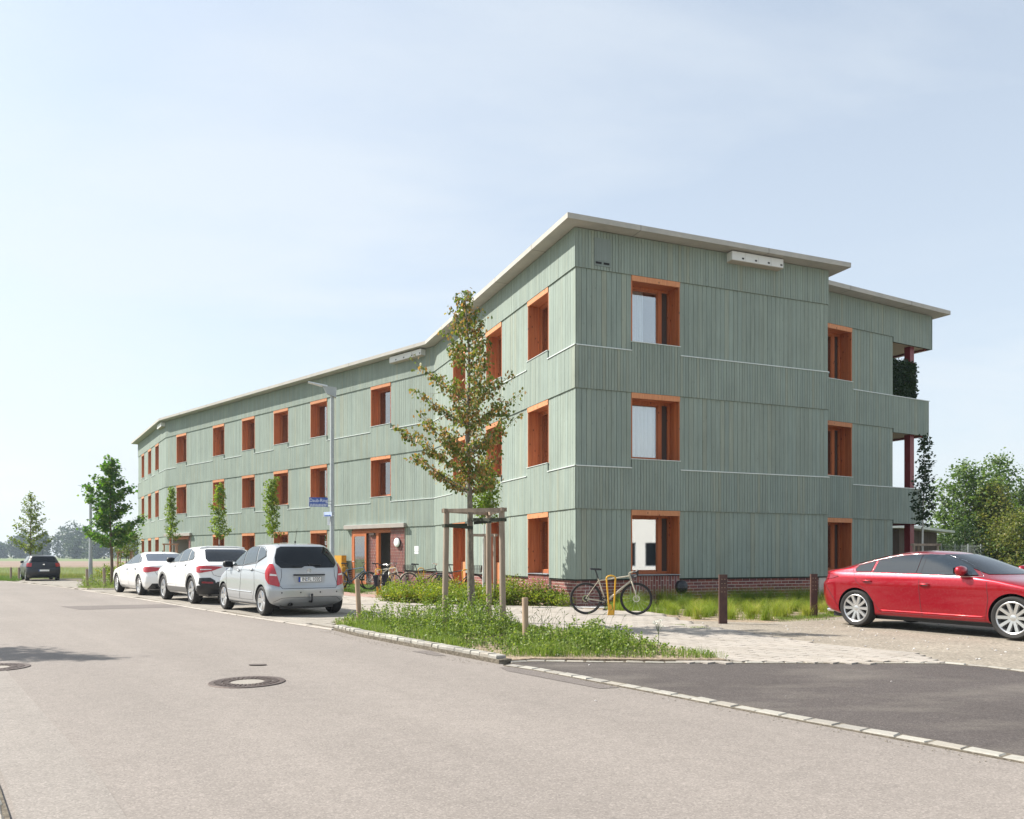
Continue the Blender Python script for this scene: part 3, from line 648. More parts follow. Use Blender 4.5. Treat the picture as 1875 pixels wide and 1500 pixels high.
for ex, zz in ((1.5, 2.43), (1.9, 5.5), (2.1, 8.55)):
    m_ = MB(); a = K2+R2*(ex-.12)+IN2*.1; b_ = K2+R2*(ex-.12)+IN2*4.1; d = (b_-a).normalized(); n_ = Vector((-d.y, d.x))*.06
    m_.prism([tuple(a-n_), tuple(b_-n_), tuple(b_+n_), tuple(a+n_)], zz-.06, zz+.03); part(m_, 'edge_beam', RED)
wallE = Frame(K2, IN2, False); board_run(wallE, 0.03, 8, 0.7, 2.40, 0, .022, .147); board_run(wallE, 0.03, 8, 3.6, 5.47, 0, .022, .147); board_run(wallE, 0.03, 8, 6.7, 8.52, 0, .022, .147)
for zz in ((0, 2.45), (3.3, 5.5), (6.4, 8.55)): backing.hexa(wallE.box(.0, 8, -.08, -.002, *zz))
bl = MB(); c = K2+R2*.75+IN2*1.2; T = Matrix.Translation((c.x, c.y, 5.2))
bl.lathe([(0, .3), (.01, .3), (.012, .14), (.05, .12), (.11, -.02), (.10, -.02), (0, .1)], 14, T); part(bl, 'balcony_lamp', mat('white_lampshade', (.8,.78,.72), .6), smooth=50)
# back walls so that the house is closed
bk = MB(); IB = Vector((.697, .717))
bp = [K2+IN2*8, K2+IN2*8+Vector((-.8, 6)), B2+IB*13, E3+Vector((.84, .54))*11]
for p, q in zip(bp, bp[1:]):
    d = (q-p).normalized(); n_ = Vector((-d.y, d.x))*.1; bk.prism([tuple(p-n_), tuple(q-n_), tuple(q+n_), tuple(p+n_)], 0, TOP)
part(bk, 'back_wall', GREEN)
fl = MB(); inner = [tuple(v) for v in (K+Vector((.9, 1.2)), J+Vector((.2, .8)), K2+Vector((-.9, .6)), K2+IN2*7.8, K2+IN2*8+Vector((-.9, 5.8)), B2+IB*12.8, E3+Vector((.84, .54))*10.8, E3+Vector((.9, -.7)), B2+Vector((.9, .5)), B1+Vector((1, .9)))]
for z in (3.2, 6.3): fl.prism(inner, z, z+.1)
part(fl, 'floor_slab', CONC)
# roof slab with overhang
def offset_poly(poly, d):
    out = []; n = len(poly)
    for i in range(n):
        a, b, c = Vector(poly[i-1]), Vector(poly[i]), Vector(poly[(i+1) % n]); e1 = (b-a).normalized(); e2 = (c-b).normalized()
        n1 = Vector((e1.y, -e1.x)); n2 = Vector((e2.y, -e2.x)); mth = (n1+n2)/(1+n1.dot(n2)); out.append(tuple(b+mth*d))
    return out
rp_ = [K, FE, J, K2+R2*2.1, K2+R2*2.1+IN2*8, K2+IN2*8+Vector((-.8, 6)), B2+IB*13, E3+Vector((.84, .54))*11, E3, B2, B1]
ro = offset_poly([tuple(v) for v in rp_], .46)
rm_ = MB(); rm_.prism(ro, 9.70, 9.835); roof = part(rm_, 'roof', CONC)
rm_ = MB(); rm_.prism(offset_poly([tuple(v) for v in rp_], .20), 9.838, 9.87); part(rm_, 'gravel_topping', GRAVEL, roof)
JD = mat('dark_slab_joint', (.12,.11,.10), .9)  # colour of the thin dark strips marking the slab joints
def slab_joint(pq, ts):
    p, q = Vector(pq[0]), Vector(pq[1]); d = (q-p).normalized(); n_ = Vector((d.y, -d.x))
    for t in ts:
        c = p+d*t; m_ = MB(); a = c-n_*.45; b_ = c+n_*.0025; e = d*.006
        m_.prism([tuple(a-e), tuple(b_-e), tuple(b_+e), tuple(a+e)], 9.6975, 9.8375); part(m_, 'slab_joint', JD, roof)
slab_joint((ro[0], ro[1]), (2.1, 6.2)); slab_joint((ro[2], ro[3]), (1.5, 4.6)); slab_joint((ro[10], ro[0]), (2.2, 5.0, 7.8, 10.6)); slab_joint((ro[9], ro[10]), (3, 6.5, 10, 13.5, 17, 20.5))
# emit boards and bricks: the 300 that show largest as parts, the rest joined
def emit(lst, name, m, nmax=300):
    lst.sort(key=lambda p: -area_px(p)[0]); rest = MB()
    for i, p in enumerate(lst):
        if i < nmax: mb = MB(); mb.hexa(p); part(mb, name, m)
        else: rest.hexa(p)
    part(rest, name, m, kind='stuff')
for F, a, b, z in ledges:
    m_ = MB(); m_.hexa(F.box(a+.001, b-.001, .0235, .078, z-.001, z+.009)); m_.hexa(F.box(a+.001, b-.001, .070, .078, z-.016, z-.0015)); part(m_, 'ledge', ZINC)
# gable vents and nest boxes
NEST = mat('white_grey_nest_box', (.66,.67,.66), .7); NBOT = mat('nest_box_floor', (.42,.38,.32), .8); BLK = mat('black_hole', (.01,.01,.01), .9)
def nest_row(F, s0, n, wd, z1, hole_high=True):
    for k in range(n):
        a = s0+k*wd; m_ = MB(); m_.hexa(F.box(a+.004, a+wd-.004, .06, .30, z1-.235, z1)); o = part(m_, 'nest_box', NEST)
        m_ = MB(); m_.hexa(F.box(a, a+wd, .055, .295, z1-.252, z1-.2365)); part(m_, 'box_floor', NBOT, o)
        h = a+(wd-.11 if hole_high else .04); m_ = MB(); m_.hexa(F.box(h, h+.07, .298, .3035, z1-.19, z1-.145)); part(m_, 'entrance_hole', BLK, o)
nest_row(FR, 4.62, 4, .44, 9.66); nest_row(FB, .55, 4, .52, 9.64, False); nest_row(FC, .15, 3, .5, 9.64, False)
GP = painted_board('grey_green_vent_door', (.215,.255,.24), (.215,.255,.24), (.22,.26,.24), .1)
m_ = MB(); m_.hexa(FR.box(.50, .98, .056, .064, 8.92, 9.50)); vd = part(m_, 'vent_door', GP)
m_ = MB(); m_.hexa(FR.box(.50, .98, .056, .068, 8.78, 8.915)); part(m_, 'louvre_frame', GP, vd)
for a in (.535, .765):
    m_ = MB(); m_.hexa(FR.box(a, a+.17, .0685, .072, 8.83, 8.885)); part(m_, 'louvre', BLK, vd)
# entrances --------------------------------------------------------
def entrance(F, s0, s1, pier, canopy, leaf):
    # recess lining
    m_ = MB(); D = 1.1
    pl = mat('entrance_plaster', (.36,.35,.34), .85); m_.hexa(F.box(s0, s0+.02, -D, .0, 0, Z1)); part(m_, 'entrance_lining', pl); m_ = MB(); m_.hexa(F.box(s1-.02, s1, -D, .0, 0, Z1)); part(m_, 'entrance_lining', pl)
    m_ = MB(); m_.hexa(F.box(s0-.8, s1+.5, -D-1.4, -D, 0, .02)); m_.hexa(F.box(s0, s1, -D, -.002, 0, .02)); part(m_, 'entrance_step', CONC2)
    m_ = MB(); m_.hexa(F.box(s0, s1, -D, .0, Z1-.09, Z1-.005)); part(m_, 'entrance_ceiling', LARCH)
    m_ = MB(); m_.hexa(F.box(s0+.02, s1-.02, -D-.05, -D, .02, Z1-.1)); part(m_, 'entrance_back', mat('grey_door', (.30,.29,.28), .6))
    m_ = MB(); m_.hexa(F.box(s0+.5, s0+.85, -D+.005, -D+.03, .02, 2.3)); part(m_, 'side_panel', mat('pale_panel', (.5,.48,.46), .7))
    # door frame in the plane of the recess, glazed leaf
    fw = MB(); zt = Z1-.10
    fw.hexa(F.box(s0+.003, s1-.003, -.02, .05, zt-.12, zt)); fw.hexa(F.box(s1-.14, s1-.003, -.02, .05, .02, zt-.12)); part(fw, 'door_frame', LARCH)
    if leaf:
        a, b = s1-1.18, s1-.16; dm = MB()
        for r in ((a, a+.1, .05, zt-.13), (b-.13, b, .05, zt-.13), (a+.1, b-.13, .05, .2), (a+.1, b-.13, zt-.25, zt-.13)): dm.hexa(F.box(r[0], r[1], .06, .11, r[2], r[3]))
        d_ = part(dm, 'door', LARCH)
        gm = MB(); gm.hexa(F.box(a+.1, b-.13, .08, .09, .2, zt-.25)); part(gm, 'door_pane', WGLASS, d_)
        bm_ = MB(); bm_.hexa(F.box(a+.102, b-.132, .062, .074, .202, zt-.252)); part(bm_, 'green_pane_backing', GREEN, d_)  # panel added behind the pane for the green cladding showing in the glass
        hm = MB(); hm.tube([F.p(b-.07, .11, 1.05), F.p(b-.07, .16, 1.05), F.p(b-.20, .16, 1.05)], .012, 6); part(hm, 'handle', SILL, d_)
        ja = MB(); ja.hexa(F.box(a-.80, a-.62, -.10, .03, .02, zt-.121)); part(ja, 'door_jamb', LARCH)
        brick_run(F, a-.60, a-.02, .02, zt-.13, .0, vert=True); mortar.hexa(F.box(a-.60, a-.02, -.2, -.0035, .02, zt-.13))
        cl = MB(); cl.hexa(F.box(a-.55, a-.2, .051, .09, zt-.22, zt-.13)); part(cl, 'door_closer', VENT)
    if pier: mortar.hexa(F.box(pier[0]+.004, pier[1]-.004, -.3, .046, 0, Z1-.03)); brick_run(F, pier[0], pier[1], 0, Z1-.03, .05, vert=True)
    cm = MB(); cm.hexa(F.box(canopy[0], canopy[1], .056, .20, Z1-.02, Z1+.145)); part(cm, 'canopy', CONC2)
    cm = MB(); cm.hexa(F.box(canopy[0]+.02, canopy[1]-.02, .057, .19, Z1+.147, Z1+.16)); part(cm, 'canopy_flashing', ZINC)
entrance(FB, 2.89, 5.74, (1.92, 2.885), (1.80, 6.15), True)
entrance(FB, 22.55, 25.3, (22.32, 22.54), (22.1, 25.75), False)
m_ = MB(); c = FB.p(2.36, .05, 1.86); T = Matrix.Translation(c) @ Matrix((( FB.d.x, 0, FB.n.x, 0), (FB.d.y, 0, FB.n.y, 0), (0, 1, 0, 0), (0, 0, 0, 1)))
m_.lathe([(0, .115), (.10, .11), (.165, .10), (.19, .08), (.19, .06)], 28, T); lp = part(m_, 'wall_lamp', mat('opal_lamp_glass', (.82,.84,.84), .35), smooth=60)
m_ = MB(); m_.lathe([(.195, .06), (.2, .06), (.2, .0), (0, 0)], 28, T); part(m_, 'lamp_base', mat('dark_lamp_base', (.05,.04,.05), .5), lp)
emit(boards, 'board', GREEN); emit(bricks, 'brick', BRICK)
part(mortar, 'mortar', MORTAR, kind='stuff')
part(backing, 'wall', mat('dark_membrane', (.035,.04,.036), .95))
# ================================================================ cars
def mono(xs, ys):
    xs = np.array(xs, float); ys = np.array(ys, float); h = np.diff(xs); d = np.diff(ys)/h; m = np.zeros(len(xs))
    m[1:-1] = np.where(d[:-1]*d[1:] > 0, 2*d[:-1]*d[1:]/(d[:-1]+d[1:]+1e-12), 0); m[0] = d[0]; m[-1] = d[-1]
    def f(x):
        x = np.clip(x, xs[0], xs[-1]); i = np.clip(np.searchsorted(xs, x)-1, 0, len(h)-1); t = (x-xs[i])/h[i]
        return ys[i]*(1+2*t)*(1-t)**2+m[i]*h[i]*t*(1-t)**2+ys[i+1]*t*t*(3-2*t)+m[i+1]*h[i]*t*t*(t-1)
    return f
GLASSD = glassmat('tinted_car_glass', (.008,.011,.014), rough=.02, ior=1.42)
GLASSC = glassmat('car_side_glass', (.03,.042,.047), rough=.02, ior=2.0)
TYRE = mat('tyre_rubber', (.028,.027,.026), .75, spec=.3); n_ = noise(TYRE, 60, 3); bump(TYRE, n_, .3, .003)
RIM = mat('silver_alloy', (.62,.62,.62), .28, .85); RIMD = mat('dark_brake', (.03,.03,.03), .6, .3)
PLAST = mat('black_plastic', (.018,.018,.02), .45); CHROME = mat('chrome', (.8,.8,.8), .12, 1)
TAIL = mat('red_tail_lamp', (.42,.012,.018), .12, coat=.8); TAILD = mat('dark_red_tail_lamp', (.22,.008,.02), .12, coat=.8); TAILW = mat('clear_lamp', (.75,.72,.7), .12, coat=.8)
GAP = mat('panel_gap', (.03,.03,.032), .8); PLATE = mat('number_plate', (.82,.83,.82), .4); PBLUE = mat('plate_blue', (.02,.06,.35), .4); INK = mat('plate_ink', (.01,.01,.012), .5)
def text_mesh(txt, size, T, m, parent, name='lettering', ext=.0015, align='CENTER'):
    cu = bpy.data.curves.new(name, 'FONT'); cu.body = txt; cu.size = size; cu.align_x = align; cu.align_y = 'CENTER'; cu.extrude = ext
    o = bpy.data.objects.new(name, cu); COL.objects.link(o); bpy.context.view_layer.update()
    me = bpy.data.meshes.new_from_object(o.evaluated_get(bpy.context.evaluated_depsgraph_get())); bpy.data.objects.remove(o); bpy.data.curves.remove(cu)
    me.transform(T); me.materials.clear(); me.materials.append(m)
    r = bpy.data.objects.new(name, me); COL.objects.link(r); r.parent = parent; return r
class Car:
    def __init__(s, name, label, cat, loc, heading, paint, F, R, W, rf=.45, rr=.35, p=2.6, wheels=(0,0), wr=.32, track=.76, rim=None, ww=.21, arch=.045, spokes=10, spw=.03, group=None, body_lower=None, rimr=.72):
        s.root = thing(name, label, cat, (*loc, .022), math.atan2(heading[1], heading[0]), group)
        F = np.array(F, float); R = np.array(R, float); Wt = np.array(W, float); s.p = p
        s.xf = mono(F[:, 1], F[:, 0]); s.xr = mono(R[:, 1], R[:, 0]); s.w = mono(Wt[:, 0], Wt[:, 1]); s.rf0, s.rr0 = rf, rr
        s.z0, s.z1 = max(F[0, 1], R[0, 1]), F[-1, 1]
        z = np.linspace(s.z0, s.z1-.0005, 900); q = np.abs(np.gradient(s.xf(z)))+np.abs(np.gradient(s.xr(z)))+np.abs(np.gradient(s.w(z)))*1.5+np.gradient(z)
        cum = np.concatenate([[0], np.cumsum(q)[:-1]]); n = int(cum[-1]/.032); zs = np.interp(np.linspace(0, cum[-1], n), cum, z)
        rings = [s.ring(a) for a in zs]; k = len(rings[0]); mb = MB()
        full = []
        for a, r in zip(zs, rings):
            left = [(x, y, a) for x, y in r]; right = [(x, -y, a) for x, y in r[-2:0:-1]]; full.append(left+right)
        m = len(full[0])
        for r in full: mb.v += r
        for i in range(len(full)-1):
            for j in range(m): mb.f.append((i*m+(j+1) % m, i*m+j, (i+1)*m+j, (i+1)*m+(j+1) % m)); mb.m.append(0)
        mb.f.append(tuple(range(m))); mb.m.append(1); mb.f.append(tuple((len(full)-1)*m+j for j in range(m-1, -1, -1))); mb.m.append(0)
        body = mb.build('body', [paint, PLAST], s.root)
        # wheel arches cut out
        cb = MB()
        for x in wheels:
            for sg in (1, -1):
                T = Matrix.Translation((x, sg*1.15, wr)) @ Matrix.Rotation(pi/2, 4, 'X'); cb.lathe([(0, -.62), (wr+arch, -.62), (wr+arch, .62), (0, .62)], 40, T)
        co = cb.build('cut', PLAST, s.root); 
        bm = bmesh.new(); bm.from_mesh(co.data); bmesh.ops.remove_doubles(bm, verts=bm.verts, dist=1e-5); bmesh.ops.recalc_face_normals(bm, faces=bm.faces); bm.to_mesh(co.data); bm.free()
        bm = bmesh.new(); bm.from_mesh(body.data); bmesh.ops.recalc_face_normals(bm, faces=bm.faces); bm.to_mesh(body.data); bm.free()
        md = body.modifiers.new('b', 'BOOLEAN'); md.object = co; md.operation = 'DIFFERENCE'; md.solver = 'EXACT'
        bpy.context.view_layer.update(); me = bpy.data.meshes.new_from_object(body.evaluated_get(bpy.context.evaluated_depsgraph_get()))
        body.modifiers.clear(); body.data = me; bpy.data.objects.remove(co)
        me.materials.clear(); me.materials.append(paint); me.materials.append(PLAST)
        idx = []
        for f in me.polygons:
            vv = [me.vertices[q].co for q in f.vertices]; R_ = wr+arch; dk = any(all(abs(math.hypot(q.x-x, q.z-wr)-R_) < .004 for q in vv) or all(math.hypot(q.x-x, q.z-wr) < R_+.004 and abs(q.y) < .56 for q in vv) for x in wheels); idx.append(1 if dk or (f.normal.z < -.9 and f.center.z < s.z0+.02) else 0)
        me.polygons.foreach_set('material_index', idx); me.polygons.foreach_set('use_smooth', [True]*len(idx)); me.set_sharp_from_angle(angle=math.radians(38))
        s.body = body; s.paint = paint; s.wr = wr
        s.wheelset(wheels, wr, track, ww, spokes, spw, rim or RIM, rimr)
    def corner(s, z):
        l = float(s.xf(z)-s.xr(z)); rf, rr = s.rf0, s.rr0
        if rf+rr > l*.9: k = l*.9/(rf+rr); rf *= k; rr *= k
        return rf, rr
    def ring(s, z):
        z = float(z); xr, xf, w = float(s.xr(z)), float(s.xf(z)), float(s.w(z)); rf, rr = s.corner(z); e = 2/s.p; out = []
        for i in range(13): t = pi/2*i/12; out.append((xr+rr*(1-max(math.cos(t), 0)**e), w*math.sin(t)**e))
        for i in range(1, 16): out.append((xr+rr+(xf-rf-xr-rr)*i/16, w))
        for i in range(12, -1, -1): t = pi/2*i/12; out.append((xf-rf*(1-max(math.cos(t), 0)**e), w*math.sin(t)**e))
        return out
    def side(s, x, z, sg=1, o=0.):
        xr, xf, w = float(s.xr(z)), float(s.xf(z)), float(s.w(z)); rf, rr = s.corner(z); p = s.p
        y = w
        if x < xr+rr: y = w*max(1-min(1, (xr+rr-x)/rr)**p, 0)**(1/p)
        if x > xf-rf: y = w*max(1-min(1, (x-xf+rf)/rf)**p, 0)**(1/p)
        if not o: return Vector((x, sg*y, z))
        e = .012; P = lambda a, b: s.side(a, b, 1, 0); dx = (P(x+e, z).y-P(x-e, z).y)/(2*e); dz = (P(x, min(z+e, s.z1)).y-P(x, z-e).y)/(2*e)
        dx = max(-2.5, min(2.5, dx)); dz = max(-3, min(3, dz)); nl = math.sqrt(1+dx*dx+dz*dz)
        return Vector((x-dx*o/nl, sg*(y+o/nl), z-dz*o/nl))
    def arc(s, u, z, rear=True, o=0.):
        r = s.ring(z); sg = 1 if u >= 0 else -1; u = abs(u)
        if not rear: r = r[::-1]
        for (x0, y0), (x1, y1) in zip(r, r[1:]):
            l = math.hypot(x1-x0, y1-y0)
            if u <= l or l == 0 and False: break
            u -= l
        t = min(u/max(l, 1e-9), 1); x, y = x0+(x1-x0)*t, y0+(y1-y0)*t; nx, ny = (y1-y0)/max(l, 1e-9), -(x1-x0)/max(l, 1e-9)
        if rear: nx, ny = -nx, -ny
        # slope of the surface
        fz = s.xr if rear else s.xf; dz = .008; dx = (float(fz(min(z+dz, s.z1)))-float(fz(z-dz)))/(2*dz)
        k = 1/math.hypot(1, dx*nx); dirx = -1 if rear else 1
        if nx*dirx < 0: nx, ny = -nx, -ny
        return Vector((x+nx*o*k, sg*(y+ny*o*k), z-(dx*nx)*o*k))
    def patch(s, poly, m, name, kind='side', sg=1, o=.009, parent=None, res=.06, **kw):
        pts = [Vector(p) for p in poly]; dense = []
        for a, b in zip(pts, pts[1:]+pts[:1]):
            n = max(1, int((b-a).length/res*1.5)); dense += [a+(b-a)*i/n for i in range(n)]
        nb = len(dense); xs = [p.x for p in dense]; ys = [p.y for p in dense]; g = []
        x = min(xs)+res
        while x < max(xs)-res*.3:
            y = min(ys)+res
            while y < max(ys)-res*.3:
                if inpoly(np.array([x]), np.array([y]), [(p.x, p.y) for p in dense])[0]:
                    if min((Vector((x, y))-p).length for p in dense) > res*.45: g.append(Vector((x, y)))
                y += res
            x += res
        vs, es, fs, *_ = delaunay_2d_cdt(dense+g, [(i, (i+1) % nb) for i in range(nb)], [list(range(nb))], 1, 1e-5)
        def mp(v, oo):
            if kind == 'side': return s.side(v.x, v.y, sg, oo)
            return s.arc(v.x, v.y, kind == 'rear', oo)
        mb = MB(); mb.v = [tuple(mp(v, o)) for v in vs]; n = len(vs); cnt = {}
        for f in fs:
            mb.f.append(tuple(f)); mb.m.append(0)
            for a, b in zip(f, list(f[1:])+[f[0]]): cnt[(min(a, b), max(a, b))] = cnt.get((min(a, b), max(a, b)), 0)+1
        mb.v += [tuple(mp(v, -.006)) for v in vs]
        for (a, b), c in cnt.items():
            if c == 1: mb.f.append((a, b, b+n, a+n)); mb.m.append(0)
        ob = mb.build(name, m, parent or s.root, smooth=35, **kw)
        bm = bmesh.new(); bm.from_mesh(ob.data); bmesh.ops.recalc_face_normals(bm, faces=bm.faces); bmesh.ops.delete(bm, geom=[v for v in bm.verts if not v.link_faces], context='VERTS'); bm.to_mesh(ob.data); bm.free(); return ob
    def line(s, pts, wd, m, name, kind='side', sg=1, o=.0015, parent=None, raised=0):
        pts = [Vector(p) for p in pts]; dn = []
        for a, b in zip(pts, pts[1:]):
            n = max(1, int((b-a).length/.05)); dn += [a+(b-a)*i/n for i in range(n)]
        dn.append(pts[-1]); mb = MB()
        f = (lambda v: s.side(v.x, v.y, sg, o)) if kind == 'side' else (lambda v: s.arc(v.x, v.y, kind == 'rear', o))
        mb.tube([f(v) for v in dn], wd/2, 5); return mb.build(name, m, parent or s.root, smooth=True)
    def wheelset(s, xs, r, track, ww, spokes, spw, rim, rimr):
        for x in xs:
            for sg in (1, -1):
                w_ = MB(); T = Matrix.Translation((x, sg*track, r)) @ Matrix.Rotation(-sg*pi/2, 4, 'X'); h = ww/2; ri = r*rimr
                w_.lathe([(ri, -h*.8), (ri+.02, -h*.95), (r-.03, -h), (r-.008, -h*.82), (r, -h*.5), (r, h*.5), (r-.008, h*.82), (r-.03, h), (ri+.02, h*.97), (ri, h*.85)], 40, T)
                t = w_.build('wheel', TYRE, s.root, smooth=40)
                m_ = MB(); m_.lathe([(ri+.004, h*.86), (ri-.006, h*.90), (ri-.02, h*.82), (ri-.028, h*.2), (ri-.03, -h*.7)], 40, T); m_.lathe([(0, h*.74), (.03, h*.74), (.055, h*.66), (.07, h*.45), (.07, h*.2)], 20, T)
                for i in range(spokes):
                    A = T @ Matrix.Rotation(2*pi*i/spokes, 4, 'Z')
                    p = [(.045, -spw*.9, h*.35), (ri-.012, -spw*1.1, h*.50), (ri-.012, spw*1.1, h*.50), (.045, spw*.9, h*.35), (.045, -spw*.65, h*.68), (ri-.012, -spw*.8, h*.84), (ri-.012, spw*.8, h*.84), (.045, spw*.65, h*.68)]
                    m_.hexa([A @ Vector(q) for q in p])
                m_.build('rim', rim, t, smooth=35)
                m_ = MB(); m_.lathe([(0, h*.05), (ri-.03, h*.05), (ri-.03, -h*.3)], 24, T); m_.lathe([(0, h*.12), (ri*.55, h*.12), (ri*.55, .0)], 24, T); m_.build('brake_disc', RIMD, t)
    def mirror(s, x, z, m, sg, size=(.10,.20,.13)):
        p = s.side(x, z, sg); mb = MB(); T = Matrix.Translation(p+Vector((-.0, sg*.13, .02)))
        mb.lathe([(0, -.10), (.045, -.10), (.075, -.075), (.085, 0), (.075, .07), (.05, .10), (0, .105)], 16, T @ Matrix.Rotation(pi/2, 4, 'X') @ Matrix.Diagonal((.85, .95, 1.1, 1)))
        o = mb.build('mirror', m, s.root, smooth=50); b = MB(); b.tube([p+Vector((.02, -sg*.02, -.03)), p+Vector((.02, sg*.07, -.01))], .028, 8); b.build('mirror_stalk', PLAST, o, smooth=True)
        g = MB(); g.box(-.006, .0, -.075, .075, -.05, .05, T=Matrix.Translation(p+Vector((-.078, sg*.13, .02)))); g.build('mirror_glass', GLASSD, o)
    def handle(s, x, z, sg, m=None):
        m_ = MB(); a, b, c = s.side(x-.09, z, sg, .012), s.side(x, z, sg, .035), s.side(x+.09, z, sg, .012); m_.tube([a, (a+b)/2+Vector((0, sg*.012, 0)), b, (b+c)/2+Vector((0, sg*.012, 0)), c], .013, 8); m_.build('door_handle', m or s.paint, s.root, smooth=True)
        s.patch([(x-.06, z-.025), (x+.06, z-.025), (x+.06, z+.025), (x-.06, z+.025)], GAP, 'handle_cup', sg=sg, o=.0015)
    def plate(s, z, txt=None, o=.012, y0=0., seal=True):
        x = s.arc(0, z, True, o).x-.006; t = MB(); t.box(x-.006, x, y0-.26, y0+.26, z-.055, z+.055); pl = t.build('number_plate', PLATE, s.root)
        b = MB(); b.box(x-.0075, x-.006, y0+.215, y0+.258, z-.052, z+.052); b.build('blue_band', PBLUE, pl)
        e = MB(); 
        for q in ((-.26, .26, -.055, -.049), (-.26, .26, .049, .055), (-.26, -.254, -.049, .049), (.254, .26, -.049, .049)): e.box(x-.0072, x-.006, y0+q[0], y0+q[1], z+q[2], z+q[3])
        e.build('plate_edge', INK, pl)
        if txt:
            M = Matrix(((0, 0, -1, x-.0075), (-1, 0, 0, 0), (0, 1, 0, z), (0, 0, 0, 1)))
            a, b = txt
            text_mesh(a, .108, M @ Matrix.Translation((-.135-y0, 0, 0)) @ Matrix.Diagonal((.82, 1, 1, 1)), INK, pl)
            text_mesh(b, .108, M @ Matrix.Translation((.09-y0, 0, 0)) @ Matrix.Diagonal((.82, 1, 1, 1)), INK, pl)
            q = MB()
            for zz in (.022, -.02): q.lathe([(0, .0012), (.016, .0012), (.016, 0)], 12, Matrix.Translation((x-.007, y0+.075, z+zz)) @ Matrix.Rotation(-pi/2, 4, 'Y'))
            q.build('seal', mat('plate_seal', (.25,.3,.45), .5), pl)
    def antenna(s, x, h=.0, l=.3):
        m_ = MB(); z = s.z1-.01; m_.tube([(x, 0, z), (x-.01, 0, z+.04)], [.022, .012], 8); m_.tube([(x-.01, 0, z+.03), (x-.01-l*.35, 0, z+l)], .004, 5); m_.build('antenna', PLAST, s.root)
def paint(name, c, metal=.0, rough=.35, flake=False):
    m = mat(name, c, rough, metal, coat=1.); m.node_tree.nodes['Principled BSDF'].inputs['Coat Roughness'].default_value = .02; m.node_tree.nodes['Principled BSDF'].inputs['Coat IOR'].default_value = 1.42
    n = noise(m, 2.2, 5, .6); d = noise(m, 26, 5, .7); setc(m, mixc(m, mm(m, 'MULTIPLY', ramp(m, d, [(.5, 0), (.8, 1)]), .10), c, (.35,.32,.28)))
    return m
SILVER = paint('silver_metallic_paint', (.43,.45,.465), .5, .34); WHITE = paint('white_paint', (.80,.80,.79)); RED_P = paint('deep_red_paint', (.36,.003,.015), .6, .30); BLACKP = paint('black_blue_paint', (.006,.008,.014), 0, .4); BLACKP.node_tree.nodes['Principled BSDF'].inputs['Coat Weight'].default_value = .4
def place(wheel_rl, heading, xr, side_y):
    """ground position from the near rear wheel contact"""
    h = Vector(heading).normalized(); l = Vector((-h.y, h.x)); p = Vector(wheel_rl)-h*xr-l*side_y; return (p.x, p.y), h
